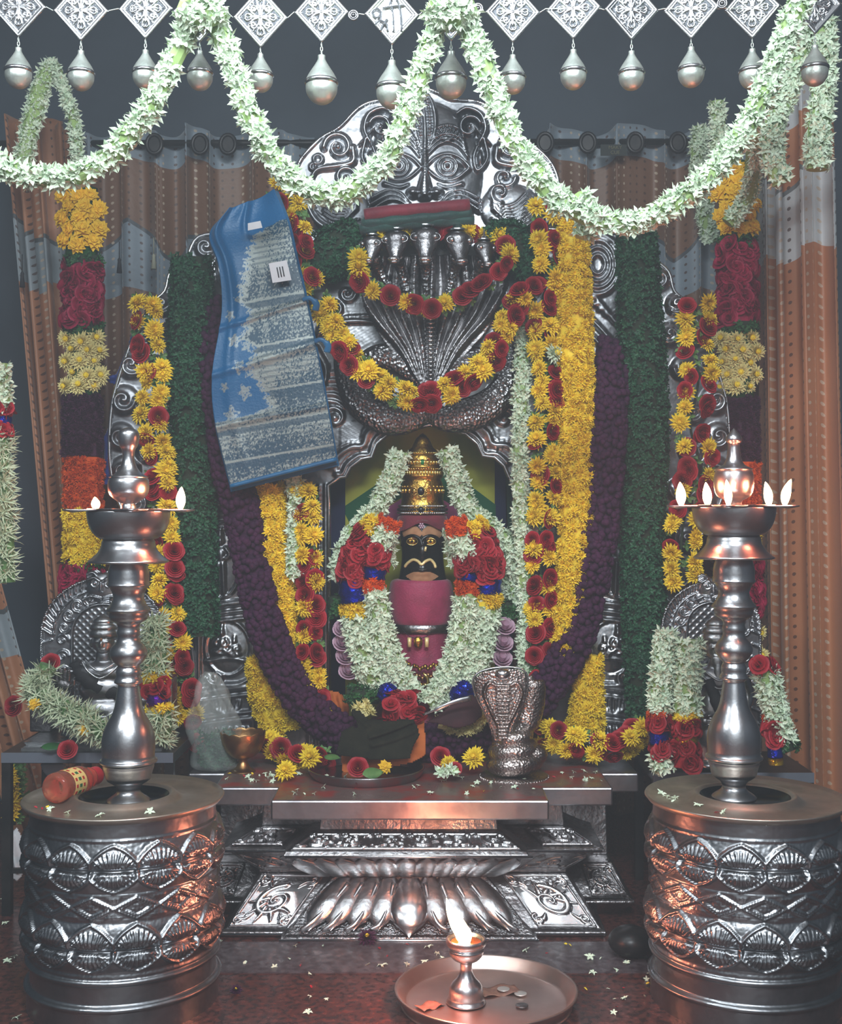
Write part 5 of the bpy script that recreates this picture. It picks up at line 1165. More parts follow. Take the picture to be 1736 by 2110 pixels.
    mb = MB(); V_ = [P(x, y, Yq-.028) for x, y in ((511, 460), (537, 455), (541, 469), (511, 475))]; mb.add([tuple(p) for p in V_], [(3, 2, 1, 0)]); o = mb.build('paper_label', M['white'], t, smooth=False); mod(o, 'SOLIDIFY', thickness=.0008)
    cs = ((554, 543), (591, 536), (601, 577), (562, 583)); mb = MB(); mb.add([tuple(P(x, y, Yq-.022)) for x, y in cs], [(3, 2, 1, 0)]); tg = mb.build('price_tag', M['white'], t, smooth=False); mod(tg, 'SOLIDIFY', thickness=.0008)
    for i in range(3):
        mb = MB(); a = P(571+i*5.5, 551+i*.0-i, Yq-.0235); b = P(575+i*5.5, 572-i*1.2, Yq-.0235); tube(mb, [a, b], .0016, 6, flat=.3); mb.build('printed_bar', M['ink'], tg)
    mb = MB()
    for x, y in ((628, 628), (652, 714)):
        tube(mb, smooth_path([P(x-4, y-10, Yq), P(x+10, y-14, Yq-.005), P(x+24, y-2, Yq), P(x+22, y+12, Yq+.005)], 6), [.006]*10+[.009]*9, 8, flat=.4)
        mb.build('fringe_tip', blu, t); mb = MB()
sari()
def sheet(name, label, pts, Y0, m, folds=(), lean=0., dome=.02, step=2.4, thick=.004, cat='cloth', parent=None):
    xs = [p[0] for p in pts]; ys = [p[1] for p in pts]; r = Relief(min(xs), min(ys), max(xs), max(ys), step); r.mask(pts); cx = (min(xs)+max(xs))/2; cy = (min(ys)+max(ys))/2
    r.dome(cx, cy, (max(xs)-min(xs))*.7, (max(ys)-min(ys))*.7, dome, p=1)
    for f, w_, h in folds:
        q = Relief(min(xs), min(ys), max(xs), max(ys), step); q.stroke(f, w_, abs(h)); r.H += q.H*(1 if h > 0 else -1)
    r.blur(2); yb = max(ys); f0 = pxmap(Y0)
    def f(x, y, h): V = f0(x, y, h); V[:, 1] += (yb-y)*lean; return V
    o = r.build(name, f, m, parent, thick=thick)
    if label: tag(o, label, cat)
    return o
# folded cloths in front of the crest
t = thing('folded_cloth', 'folded wine red and dark green cloth laid over the serpent heads', 'cloth', P(860, 450, 3.30))
mb = MB(); tube(mb, smooth_path([P(752, 443, 3.30), P(800, 436, 3.295), P(880, 430, 3.295), P(968, 422, 3.30)], 6), .017, 14); mb.build('red_roll', M['red_cloth'], t)
for j, (a, b, c, d) in enumerate((((748, 452), (966, 432), (976, 446), (744, 468)), ((744, 462), (972, 444), (980, 458), (742, 476)))):
    mb = MB(); pts = smooth_path([P(a[0], (a[1]+d[1])/2+j*3, 3.315+.01*j), P(820, 455+j*9, 3.30+.01*j), P(900, 447+j*9, 3.302+.01*j), P(b[0]+4, (b[1]+c[1])/2+j*3, 3.315+.01*j)], 8)
    tube(mb, pts, [.014+.002*math.sin(i*1.1+j) for i in range(len(pts))], 12, flat=1.4); mb.build('green_fold', M['green_cloth'], t)
sheet('blue_sheet', 'shiny blue plastic sheet strip hanging behind the left edge of the silver shrine', [(280, 660), (262, 720), (238, 770), (218, 778), (222, 788), (240, 795), (238, 850), (212, 900), (214, 1000), (260, 1000), (262, 880), (285, 800), (300, 720), (290, 670)], 3.50, M['blue_cloth'],
      [([(280, 680), (246, 790), (228, 900), (224, 980)], 8, .012), ([(218, 780), (250, 775)], 6, .01)], dome=.0)
orange_pts = [(738, 1545), (862, 1490), (876, 1492), (880, 1560), (850, 1575), (760, 1590), (705, 1592), (700, 1560)]
sheet('orange_cloth', 'orange cloth folded under the olive green cloth', orange_pts, 3.14, M['orange_cloth'], [([(720, 1578), (870, 1562)], 8, .006)], lean=.0012, dome=.01)
sheet('olive_cloth', 'olive green folded cloth standing on the altar plate', [(690, 1556), (702, 1510), (722, 1500), (736, 1502), (716, 1470), (740, 1474), (760, 1488), (810, 1490), (842, 1486), (862, 1502), (866, 1518), (858, 1530), (852, 1540), (846, 1562), (770, 1562)], 3.12, M['olive'],
      [([(765, 1518), (800, 1508), (852, 1492)], 7, .016), ([(768, 1532), (810, 1522), (856, 1508)], 7, .012), ([(766, 1524), (800, 1515), (850, 1500)], 4, -.012), ([(720, 1476), (760, 1500)], 6, .010)], lean=.0012, dome=.05, thick=.012)
sheet('orange_cloth', 'orange pleated cloth behind the flowers at the foot of the niche post', [(678, 1420), (700, 1425), (720, 1440), (722, 1490), (705, 1520), (672, 1500), (682, 1470), (665, 1450)], 3.36, M['orange_cloth'],
      [([(680, 1430), (690, 1470), (680, 1500)], 6, .012), ([(700, 1435), (708, 1470), (700, 1505)], 6, .012)], dome=.01)
t = thing('dark_cloth', 'dark maroon folded cloth with silver border left of the cobra', 'cloth', P(940, 1465, 3.2))
sheet('fold', None, [(872, 1490), (930, 1452), (975, 1435), (992, 1450), (996, 1475), (975, 1492), (940, 1500), (900, 1490)], 3.2, M['maroon_dark'], lean=.001, dome=.04, parent=t)
mb = MB(); tube(mb, smooth_path([P(872, 1473, 3.16), P(900, 1462, 3.15), P(935, 1447, 3.15), P(972, 1438, 3.16)], 6), [.003]*6+[.006]*8+[.007]*5, 8, flat=.3); mb.build('silver_border', M['silver_bright'], t)

# ================================================================ oil lamps on drums
def drum_mesh():
    Wm = 2*PI*190; r = Relief(0, 0, Wm, 404, 2.5); n = 14; pw = Wm/n; z = r.Y
    prof = [(0, 192), (44, 192), (47, 198), (53, 198), (57, 187), (92, 186), (97, 195), (103, 196), (107, 188), (120, 188), (130, 193), (145, 198), (157, 194), (162, 188), (168, 195), (182, 200), (205, 194), (218, 188), (222, 190), (265, 190), (270, 188), (285, 194), (298, 198), (310, 194), (315, 188), (320, 194), (333, 198), (352, 192), (368, 187), (404, 186)]
    base = np.interp(z, [a for a, b in prof], [b for a, b in prof])/1000
    def row(y0, y1, flip, ph):
        a, b = y0, y1; sg = 1 if y1 > y0 else -1; h_ = abs(y1-y0)
        for i in range(-1, n+1):
            c = (i+ph)*pw
            r.stroke([(c-pw*.49, a), (c-pw*.47, a+sg*h_*.34), (c-pw*.26, a+sg*h_*.74), (c, b)], [3.2, 3.2, 2.8], .0085); r.stroke([(c+pw*.49, a), (c+pw*.47, a+sg*h_*.34), (c+pw*.26, a+sg*h_*.74), (c, b)], [3.2, 3.2, 2.8], .0085); r.dome(c, a+sg*h_*.3, pw*.42, h_*.62, .0045, p=1)
            for k in range(-5, 6): an = k*.26; r.stroke([(c+pw*.24*math.sin(an), a+sg*h_*.06), (c+pw*.45*math.sin(an), a+sg*h_*(.06+.66*math.cos(an)))], 1.9, .0085, smooth=False)
    row(320, 364, False, .5); row(313, 274, True, .5); row(167, 214, False, 0); row(160, 122, True, 0)
    for i in range(-1, n+1):
        c = i*pw
        for s_, h in ((1, .0065), (.72, .005)): r.stroke([(c-pw*.5*s_, 243.5), (c, 243.5+20*s_), (c+pw*.5*s_, 243.5), (c, 243.5-20*s_), (c-pw*.5*s_, 243.5)], 2.3, h, smooth=False)
        for k in range(10): a = 2*PI*k/10; r.stroke([(c+3*math.cos(a), 243.5+3*math.sin(a)), (c+13*math.cos(a), 243.5+8*math.sin(a))], 1.4, .0028, smooth=False)
        for yy, sg in ((222, 1), (265, -1)):
            for k in range(-3, 4): a = k*.42; r.stroke([(c+pw/2+5*math.sin(a), yy+sg*2), (c+pw/2+16*math.sin(a), yy+sg*12*math.cos(a))], 1.4, .0028, smooth=False)
    for yy in (112, 219, 268, 371):
        r.stroke([(-5, yy), (Wm+5, yy)], 2.4, .003, smooth=False, beads=3)
    rr_ = np.random.RandomState(2); st = rr_.rand(*r.H.shape)*.0012
    for a, b in ((346, 368), (196, 218), (106, 118)): m = (z > a) & (z < b) & (r.H < .001); r.H[m] += st[m]
    H = r.H; th = r.X/190.; rad = base+H; V = np.stack([rad*np.cos(th), rad*np.sin(th), r.Y/1000], -1).reshape(-1, 3)
    o = fastmesh('drum_body', V, gridq(*H.shape[::-1]), M['silver_plate'], None, local=False); m = o.data; bpy.data.objects.remove(o); return m
ME_DR = drum_mesh()
def drum(cx, cy, label, rot, plain):
    t = thing('silver_drum', label, 'drum', (cx, cy, 0), 'embossed drums under the oil lamps')
    o = link(bpy.data.objects.new('drum_body', ME_DR)); o.parent = t; o.rotation_euler = (0, 0, rot)
    mb = MB(); lathe(mb, [(.188, .402), (.196, .404), (.204, .414), (.2025, .417), (.192, .410), (.160, .407), (.122, .408), (.112, .413), (.104, .421), (.096, .421), (.090, .414)], (cx, cy), 72, cap=False); mb.build('tray', M['tray'], t)
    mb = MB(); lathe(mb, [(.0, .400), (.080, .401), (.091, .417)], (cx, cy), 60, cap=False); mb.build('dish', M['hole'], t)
    return t
LX, RX, LY = P(256, 0, 2.5).x, P(1536, 0, 2.5).x, 2.5
drum(LX, LY, 'embossed silver drum at left with the oil bottle lying on its tray', R(8), 0)
drum(RX, LY, 'embossed silver drum at right under the lamp with five flames', R(-17), 0)
def flame(parent, c, h, w_, bend=0., power=.5, nm='flame'):
    mb = MB(); c = Vector(c); pts = []; rd = []
    for i in range(13):
        t = i/12; pts.append(c+Vector((bend*h*t*t, 0, h*t))); rd.append(max(w_*math.sin(PI*min(1, t*.86+.10))**.9*(1-t*.35)*(1 if t < .999 else 0), .0003))
    tube(mb, pts, rd, 14); o = mb.build(nm, M['flame'], parent); o.visible_shadow = True
    l = bpy.data.lights.new('flame_light', 'POINT'); l.energy = power; l.color = (1, .21, .11); l.shadow_soft_size = .012
    q = link(bpy.data.objects.new('flame_light', l)); q.location = c+Vector((0, -w_-.016, h*.5))
    return o
def oil_lamp(px, label, spec, z_foot, dz, a0):
    cx = P(px, 0, 2.5).x; t = thing('oil_lamp', label, 'oil lamp', (cx, LY, z_foot), 'tall pewter oil lamps'); F = lambda y: 1-(y+dz-1055)/1000.
    body = [(44, 1652), (46, 1646), (40, 1640), (26, 1630), (24, 1620), (30, 1611), (44, 1602), (48, 1588), (52, 1576), (52, 1570), (58, 1566), (58, 1561), (53, 1557), (54, 1540), (54, 1520), (50, 1500), (42, 1482), (34, 1468), (28, 1450), (25, 1430), (22, 1412), (22, 1406), (29, 1402), (28, 1396), (25, 1390), (26, 1380), (24, 1374), (22, 1368), (30, 1360), (37, 1348), (38, 1340), (34, 1328), (25, 1318), (22, 1308), (24, 1300), (22, 1290), (25, 1280), (38, 1272), (40, 1258), (45, 1254), (44, 1250), (36, 1240), (31, 1224), (38, 1208), (44, 1202), (42, 1196), (42, 1176), (38, 1160), (36, 1152)]
    def L(name, pr, m=M['lamp_metal'], par=t, sub=2, seg=56):
        mb = MB(); lathe(mb, smooth_prof([(a/1000., F(b)) for a, b in pr], sub), (cx, LY), seg); return mb.build(name, m, par)
    L('stem', body)
    L('skirt', [(36, 1152), (70, 1156), (80, 1155), (82, 1152), (76, 1147), (64, 1136), (56, 1124), (54, 1112), (50, 1106)])
    b = L('bowl', [(40, 1108), (58, 1106), (72, 1094), (81, 1076), (85, 1052), (83, 1048), (78, 1056), (60, 1072), (0, 1080)])
    mb = MB(); n = 180; V = []
    for ring in range(4):
        for k in range(n):
            th = 2*PI*k/n; sp = abs(math.cos(2.5*(th-R(a0)))) ** 5
            ro = .086+.052*sp; q = (.070, .084, .086+(ro-.086)*.6, ro)[ring]; z = F(1049)+(0, .002, .001-.004*(ro-.086)/.05, .001)[ring]; V.append((cx+q*math.cos(th), LY+q*math.sin(th), z))
    mb.add(V, [(i*n+k, i*n+(k+1) % n, (i+1)*n+(k+1) % n, (i+1)*n+k) for i in range(3) for k in range(n)]); o = mb.build('spout_rim', M['lamp_metal'], t); mod(o, 'SOLIDIFY', thickness=.003)
    L('finial', spec)
    return t, cx, F
tl, lcx, FL_ = oil_lamp(265, 'pewter oil lamp with two flames standing on the left drum', [(16, 1060), (16, 1038), (14, 1034), (24, 1028), (38, 1016), (42, 1000), (41, 985), (38, 981), (40, 979), (28, 972), (18, 960), (13, 946), (12, 934), (14, 922), (18, 916), (21, 905), (22, 893), (19, 884), (8, 878), (0, 876)], .402, 4, 286)
tr, rcx, FR_ = oil_lamp(1513, 'pewter oil lamp with five flames and pointed knob on the right drum', [(16, 1060), (16, 1040), (20, 1034), (34, 1026), (40, 1008), (40, 985), (37, 974), (38, 970), (22, 962), (15, 948), (13, 935), (12, 918), (16, 914), (16, 905), (10, 897), (2, 888), (0, 886)], .402, -4, 250)
for tt, cx, F_, lst in ((tl, lcx, FL_, ((358, .046, .0115, .05), (142, .026, .011, -.1))), (tr, rcx, FR_, ((178, .048, .012, -.05), (250, .050, .0095, -.08), (322, .052, .011, .25), (34, .050, .011, -.15), (106, .050, .0115, -.08)))):
    for a, h, w_, bd in lst:
        p = Vector((cx+.108*math.cos(R(a)), LY+.108*math.sin(R(a)), F_(1049)))
        mb = MB(); tube(mb, [p+Vector((-.03*math.cos(R(a)), -.03*math.sin(R(a)), .002)), p+Vector((0, 0, .003)), p+Vector((0, 0, .009))], .0028, 6); mb.build('wick', M['wick'], tt)
        flame(tt, p+Vector((0, 0, .004)), h, w_, bd, power=1.1)

# ---- brass plate with the small burning lamp, standing on the floor in front
pc = P(1002, 2035, 2.47); pc.z = 0
t = thing('round_plate', 'large round metal plate on the floor holding a burning lamp', 'plate', pc)
mb = MB(); lathe(mb, smooth_prof([(.0, .004), (.10, .004), (.155, .006), (.166, .010), (.180, .030), (.184, .032), (.186, .029), (.172, .006), (.160, .0005), (0, .0005)], 3)[::-1], (pc.x, pc.y), 80, cap=False); mb.build('plate_body', M['plate'], t)
lc = P(961, 2050, 2.46); lz = .006; t = thing('small_oil_lamp', 'small footed metal lamp burning with a tall leaning flame', 'oil lamp', (lc.x, lc.y, lz))
mb = MB(); lathe(mb, smooth_prof([(0, 0), (.037, .0), (.039, .004), (.035, .010), (.035, .022), (.031, .036), (.020, .048), (.013, .062), (.012, .074), (.014, .082), (.026, .088), (.034, .098), (.036, .108), (.033, .110), (.040, .118), (.041, .128), (.037, .130), (.033, .122), (.02, .116), (0, .114)], 3), (lc.x, lc.y), 48, zo=lz); mb.build('lamp_body', M['lamp_metal'], t)
mb = MB(); lathe(mb, [(0, .1235), (.030, .1235)], (lc.x, lc.y), 32, cap=False, zo=lz); mb.build('oil', mat('lamp_oil', (120, 60, 24), .1), t)
fc = Vector((lc.x-.010, lc.y-.004, lz+.122))
mb = MB(); tube(mb, [fc+Vector((.02, 0, 0)), fc, fc+Vector((-.004, 0, .012))], .004, 8); mb.build('wick', M['wick'], t)
mb = MB(); pts = smooth_path([fc+Vector((.008, 0, -.002)), fc+Vector((.004, 0, .018)), fc+Vector((-.010, 0, .040)), fc+Vector((-.022, 0, .064)), fc+Vector((-.030, 0, .090))], 5); tube(mb, pts, np.interp(np.linspace(0, 1, 21), [0, .2, .5, .8, 1], [.010, .017, .0135, .007, .0006]), 14)
tube(mb, smooth_path([fc+Vector((.010, -.003, 0)), fc+Vector((.004, -.003, .03)), fc+Vector((-.006, -.004, .052)), fc+Vector((-.012, -.003, .074))], 5), np.interp(np.linspace(0, 1, 16), [0, .3, .7, 1], [.006, .010, .006, .0005]), 12)
mb.build('flame', M['flame'], t)
l = bpy.data.lights.new('flame_light', 'POINT'); l.energy = 4.2; l.color = (1, .23, .12); l.shadow_soft_size = .02; q = link(bpy.data.objects.new('flame_light', l)); q.location = fc+Vector((-.03, -.035, .05))
for i, (x, y, Y0, lab) in enumerate(((1038, 2009, 2.52, 'bright coin on the bank note beside the small lamp'), (1073, 2020, 2.50, 'glowing coin right of the bank note on the plate'), (1076, 2053, 2.44, 'dark coin nearest the front of the round plate'))):
    c = P(x, y, Y0); mb = MB(); lathe(mb, [(0, 0), (.0125, 0), (.013, .0004), (.013, .0014), (.0118, .0018), (0, .0014)], (c.x, c.y), 28, zo=.0085 if i == 0 else .007); o = mb.build('coin', M['coin'] if i < 2 else M['silver_dark']); tag(o, lab, 'coin', 'coins on the round plate')
def note(lab, cx, cy, Y0, rot, w_, h_, z):
    c = P(cx, cy, Y0); mb = MB(); V = []; nx = 12
    for j in range(6):
        for i in range(nx): V.append((-w_/2+w_*i/(nx-1), -h_/2+h_*j/5, .002+.003*math.sin(i*.9+j*.3)))
    mb.add(V, [(j*nx+i, j*nx+i+1, (j+1)*nx+i+1, (j+1)*nx+i) for j in range(5) for i in range(nx-1)], 0, T((c.x, c.y, z), (0, 0, rot))); o = mb.build('bank_note', M['note']); mod(o, 'SOLIDIFY', thickness=.0006); tag(o, lab, 'bank note')
note('crumpled bank note lying under the bright coin', 1030, 2012, 2.52, .3, .085, .05, .005)
note('small folded bank note at the left of the round plate', 886, 2058, 2.44, .7, .055, .032, .006)

# ---- oil bottle lying on the left tray
a = P(110, 1627, 2.455); b = P(193, 1597, 2.60); a.z = .440; b.z = .434; ax = (b-a).normalized(); A = look(a, ax)
t = thing('oil_bottle', 'plastic bottle of pink lamp oil lying on the left drum tray', 'bottle', (a.x, a.y, .41))
def bl(name, pr, m, seg=32, par=t, cap=True):
    mb = MB(); lathe(mb, smooth_prof(pr, 3), seg=seg, cap=cap); m2 = MB(); m2.add(mb.v[0], mb.f, 0, A); return m2.build(name, m, par)
bl('bottle_body', [(0, .004), (.014, .003), (.022, 0), (.0295, .005), (.031, .014), (.0300, .030), (.0300, .080), (.031, .094), (.027, .108), (.020, .118), (.017, .124), (.021, .130), (.020, .134), (0, .134)], M['bottle'])
bl('cap', [(0, .132), (.0185, .132), (.0195, .135), (.0195, .158), (.017, .162), (0, .162)], M['cap'])
lb = bl('paper_label', [(.0307, .034), (.0309, .04), (.0309, .072), (.0307, .078)], M['label'], cap=False)
for zz, mm in ((.040, M['red_paint']), (.053, mat('label_green', (50, 96, 60), .5)), (.066, M['red_paint'])):
    for k in range(14):
        if zz == .053 and k % 5 == 4: continue
        an = 2*PI*k/14; mb = MB(); q = .0312; w_ = .0042 if zz == .053 else .0028
        mb.box((-.0004, -.0032, -w_), (.0004, .0032, w_), 0, A @ T((q*math.cos(an), q*math.sin(an), zz), (0, 0, an))); mb.build('printed_mark', mm, lb, smooth=False)

# ---- silver cobra on the altar
kc = 3.1/FL; cc = P(1060, 1590, 3.11); t = thing('silver_cobra', 'hammered silver cobra with raised hood standing on the altar', 'cobra figure', (cc.x, 3.11, TOPZ))
def zc(y): return 1-(y-1055)*kc
mb = MB(); lathe(mb, smooth_prof([(0, zc(1604)), (.085, zc(1604)), (.088, zc(1601)), (.084, zc(1597))], 3)[::1], (cc.x, 3.11), 48); mb.build('foot_plate', M['cobra'], t)
for i in range(1):
    mb = MB(); n = 150; pts = []; rd = []
    for k in range(n): q = k/(n-1); an = 2.2+q*2*PI*2.7; rad = .058-.028*q; pts.append((cc.x+rad*math.cos(an), 3.11+rad*math.sin(an)*.9, zc(1583)+(.088)*q)); rd.append(.026*(1-.28*q)*min(1, .3+k/25))
    tube(mb, pts, rd, 14); mb.build('coils', M['cobra'], t)
mb = MB(); ball(mb, (cc.x+.055, 3.10, zc(1555)), (.03, .03, .026), seg=16); mb.build('coil_end', M['cobra'], t)
r = Relief(968, 1366, 1118, 1530, 1.6)
hoodp = [(1018, 1525), (1012, 1500), (1000, 1470), (985, 1442), (976, 1415), (978, 1395), (995, 1382), (1030, 1375), (1065, 1376), (1084, 1386), (1088, 1410), (1082, 1440), (1068, 1472), (1055, 1500), (1050, 1525)]
r.mask(hoodp); r.dome(1036, 1435, 64, 110, .022, p=.5); 
for q in (-1, 1): r.stroke([(1036+q*10, 1490), (1036+q*28, 1455), (1036+q*38, 1425), (1036+q*28, 1405), (1036+q*12, 1412)], 4, .020, off=.008)
r.stroke([(p[0], p[1]) for p in hoodp], 4, .008, smooth=False)
for i in range(15): y = 1410+i*7.6; wd = 13-.25*i; r.stroke([(1036-wd, y), (1036+wd, y)], 3.2, .026 if i < 9 else .024, off=.006, smooth=False)
r.blur(1); r.build('hood', pxmap(3.085), M['cobra'], t, thick=.004)
mb = MB(); sp = [P(x, y, 3.10) for x, y in hoodp]; tube(mb, smooth_path(sp, 4), .0028, 8); mb.build('hood_rim', M['silver_bright'], t)
mb = MB(); tube(mb, smooth_path([P(1088, 1395, 3.14), P(1098, 1420, 3.14), P(1090, 1470, 3.14), P(1072, 1520, 3.13), P(1066, 1545, 3.12)], 6), [.014]*4+[.034]*5+[.036]*6+[.028]*6+[.02]*4, 16, flat=.7); mb.build('rear_hood', M['cobra'], t)
mb = MB(); tube(mb, [P(1036, 1505, 3.10), P(1036, 1530, 3.10), P(1040, 1552, 3.10)], [.026, .028, .034], 16, flat=.8); mb.build('neck', M['cobra'], t)
mb = MB(); ball(mb, P(1036, 1389, 3.055), (.020, .018, .015), seg=18); ball(mb, P(1029, 1386, 3.043), .004); ball(mb, P(1043, 1386, 3.043), .004); mb.build('head', M['silver_bright'], t)
mb = MB()
for k in range(60): an = 2*PI*k/60; ball(mb, (cc.x+.088*math.cos(an), 3.11+.088*math.sin(an), zc(1601)), .003, seg=6, rings=4)
mb.build('bead_rim', M['cobra'], t)

# ---- brass bowl, plastic bag, steel dish
c = P(501, 1590, 3.17); t = thing('brass_bowl', 'scalloped brass bowl on a short foot beside the plastic bag', 'bowl', (c.x, c.y, TOPZ))
mb = MB(); k_ = 3.17/FL; lathe(mb, smooth_prof([(0, 0), (.030, 0), (.031, .003), (.020, .010), (.013, .022), (.012, .032), (.030, .040), (.046, .056), (.056, .080), (.058, .100), (.0555, .100), (.053, .082), (.040, .062), (0, .050)], 3), (c.x, c.y), 60, zo=TOPZ)
V = mb.v[0]; an = np.arctan2(V[:, 1]-c.y, V[:, 0]-c.x); hi = np.clip((V[:, 2]-TOPZ-.07)/.03, 0, 1); V[:, 2] += hi*.004*np.abs(np.sin(an*6)); s_ = 1+hi*.02*np.abs(np.sin(an*6)); V[:, 0] = c.x+(V[:, 0]-c.x)*s_; mb.build('bowl_body', M['brass'], t)
c = P(455, 1575, 3.2); t = thing('plastic_bag', 'clear plastic bag with green leaves standing left of the brass bowl', 'bag', (c.x, c.y, TOPZ))
mb = MB(); lathe(mb, smooth_prof([(0, .0), (.058, .002), (.066, .03), (.066, .10), (.058, .16), (.045, .20), (.028, .235), (.010, .255)], 4), (c.x-.01, c.y), 48, zo=TOPZ+.001, sy=.7, cap=False)
V = mb.v[0]; rg = np.random.RandomState(5); an = np.arctan2(V[:, 1]-c.y, V[:, 0]-c.x); V[:, 0] += .006*np.sin(V[:, 2]*60+an*3)+.004*np.sin(an*7+V[:, 2]*30); V[:, 1] += .005*np.sin(V[:, 2]*45+an*5); V[:, 0] -= (V[:, 2]-TOPZ)*.08; mb.build('bag_skin', M['plastic'], t)
mb = MB(); rn = random.Random(9)
for i in range(220): q = rn.random(); aa = rn.random()*6.3; V_, F_ = rn.choice(TP['leaf']); mb.add(V_, F_, 0, look((c.x-.01+.05*math.sqrt(rn.random())*math.cos(aa), c.y+.03*math.sin(aa), TOPZ+.015+.09*q*q), (rn.gauss(0, 1), -1, rn.gauss(0, 1)), .014))
mb.build('leaves', M['leaf2'], t, smooth=False)
dc = P(755, 1597, 3.11); t = thing('steel_dish', 'flat steel dish on the altar under the olive green cloth', 'dish', (dc.x, dc.y, TOPZ+.001))
mb = MB(); lathe(mb, smooth_prof([(0, .004), (.12, .004), (.136, .008), (.146, .024), (.150, .025), (.149, .020), (.138, .002), (.12, 0), (0, 0)], 3)[::-1], (dc.x, dc.y), 64, cap=False, zo=TOPZ+.001); mb.build('dish_body', M['steel'], t)
for kd, lab, x, y, Y0, rad in (('rose', 'red rose lying on the steel dish', 738, 1582, 3.06, .026), ('marigold', 'orange and yellow marigold on the steel dish', 793, 1581, 3.06, .020), ('chrysanthemum', 'yellow chrysanthemum lying at the corner of the front altar slab', 590, 1588, 3.05, .03),
                          ('chrysanthemum', 'yellow chrysanthemum beside the fallen roses left of the dish', 640, 1562, 3.10, .032), ('rose', 'red rose lying on altar between the dish and the cobra', 908, 1560, 3.14, .026), ('chrysanthemum', 'faded chrysanthemum between the dish and the cobra', 925, 1575, 3.10, .026),
                          ('chrysanthemum', 'yellow chrysanthemum leaning on the left side of the cobra coils', 978, 1562, 3.11, .032), ('rose', 'small red rose lying against the cobra foot', 938, 1585, 3.07, .018), ('rose', 'rose lying on the black stand edge at the left', 140, 1546, 2.97, .024),
                          ('rose', 'dark rose on the left arch of the small figurine', 105, 1366, 3.12, .024), ('marigold', 'yellow bloom tucked in the tuberoses of the left figurine', 173, 1505, 2.95, .016), ('marigold', 'yellow bloom at the far left tuberose bunch', 72, 1452, 2.98, .018),
                          ('chrysanthemum', 'yellow chrysanthemum left of the green garland bottom end', 1325, 1500, 3.2, .03), ('chrysanthemum', 'yellow chrysanthemum at the foot of the long green garland', 1300, 1520, 3.16, .028)):
    o = bloom(kd, P(x, y, Y0), (rnd.gauss(0, .2), -1, .6), rad); tag(o, lab, 'flower')
def leafobj(lab, x, y, Y0, L, w_, rot, m, tilt=.5):
    V = []; n = 8
    for i in range(n+1):
        t_ = i/n; ww = w_*math.sin(PI*t_)**.7*(1-.3*t_); V += [(-L/2+L*t_, -ww, .003), (-L/2+L*t_, 0, .0), (-L/2+L*t_, ww, .003)]
    mb = MB(); mb.add(V, [(i*3+j, i*3+j+1, i*3+j+4, i*3+j+3) for i in range(n) for j in range(2)], 0, T(P(x, y, Y0), (tilt, 0, rot))); o = mb.build('leaf', m); mod(o, 'SOLIDIFY', thickness=.0006); tag(o, lab, 'leaf')
leafobj('broad green leaf lying on the steel dish', 768, 1594, 3.03, .06, .018, .5, M['leaf_light'], .9)
leafobj('dark green leaf on the black stand beside the rose', 110, 1540, 2.99, .06, .018, .3, M['leaf'])
leafobj('green leaf beside the olive green cloth', 685, 1562, 3.12, .05, .014, -.5, M['leaf_light'])
# fallen blossoms
FB = [bloom_mesh('fallen_blossom', t_star(5, .5, .25, .0, True, 90+i), [M['jasmine']]) for i in range(3)]; PT = [bloom_mesh('fallen_petal', tmpl([ptl(1, .55, .05, .2, .1, 0, .0)]), [M[m_]]) for m_ in ('jasmine', 'rose', 'yellow')]
rn = random.Random(21)
def scatter(n, spots, z, group, label, s=.014):
    for i in range(n):
        x, y = spots(i); k = rn.random()
        if k < .6: me = rn.choice(FB); nm = 'fallen_blossom'
        else: me = PT[0 if k < .8 else (1 if k < .92 else 2)]; nm = 'fallen_petal'
        o = link(bpy.data.objects.new(nm, me)); o.location = (x, y, z+.003); o.rotation_euler = (rn.gauss(0, .4), rn.gauss(0, .4), rn.random()*6.3); q = s*rn.uniform(.6, 1.2); o.scale = (q, q, q)
        tag(o, label, 'petal', group)
def on_floor(px, py): Y0 = FL/(py-1055); return ((px-868)*Y0/FL, Y0)
scatter(26, lambda i: on_floor(rn.uniform(450, 1330), rn.uniform(1945, 1995)), .003, 'petals fallen on the grey strip', 'small fallen petals on the floor in front of the altar base', .012)
scatter(22, lambda i: on_floor(rn.choice([rn.uniform(460, 800), rn.uniform(1200, 1345)]), rn.uniform(1985, 2100)), 0, 'petals fallen on the red floor', 'small fallen petals on the red stone floor between the drums', .010)
scatter(6, lambda i: on_floor(rn.uniform(2, 60), rn.uniform(1850, 2100)), 0, 'petals at the left edge', 'small fallen petals on the floor left of the left drum', .012)
scatter(34, lambda i: (rn.uniform(-.33, .28), rn.uniform(2.90, 3.14)), TOPZ+.001, 'petals on the centre slab', 'tiny fallen petals on the front slab of the altar', .010)
scatter(22, lambda i: (rn.uniform(-.50, -.36), rn.uniform(3.02, 3.16)), TOPZ, 'petals on the left slab', 'tiny fallen petals on the left altar slab beside the brass bowl', .010)
scatter(12, lambda i: (rn.uniform(.32, .46), rn.uniform(3.03, 3.16)), TOPZ, 'petals on the right slab', 'tiny fallen petals on the right altar slab behind the cobra', .010)
def on_tray(cx, a0, a1): a = R(rn.uniform(a0, a1)); q = rn.uniform(.125, .175); return (cx+q*math.cos(a), LY+q*math.sin(a))
scatter(7, lambda i: on_tray(LX, 200, 370), .407, 'petals on the left tray', 'small fallen petals on the left drum tray', .011)
scatter(8, lambda i: on_tray(RX, 150, 250), .407, 'petals on the right tray', 'small fallen petals on the right drum tray', .011)
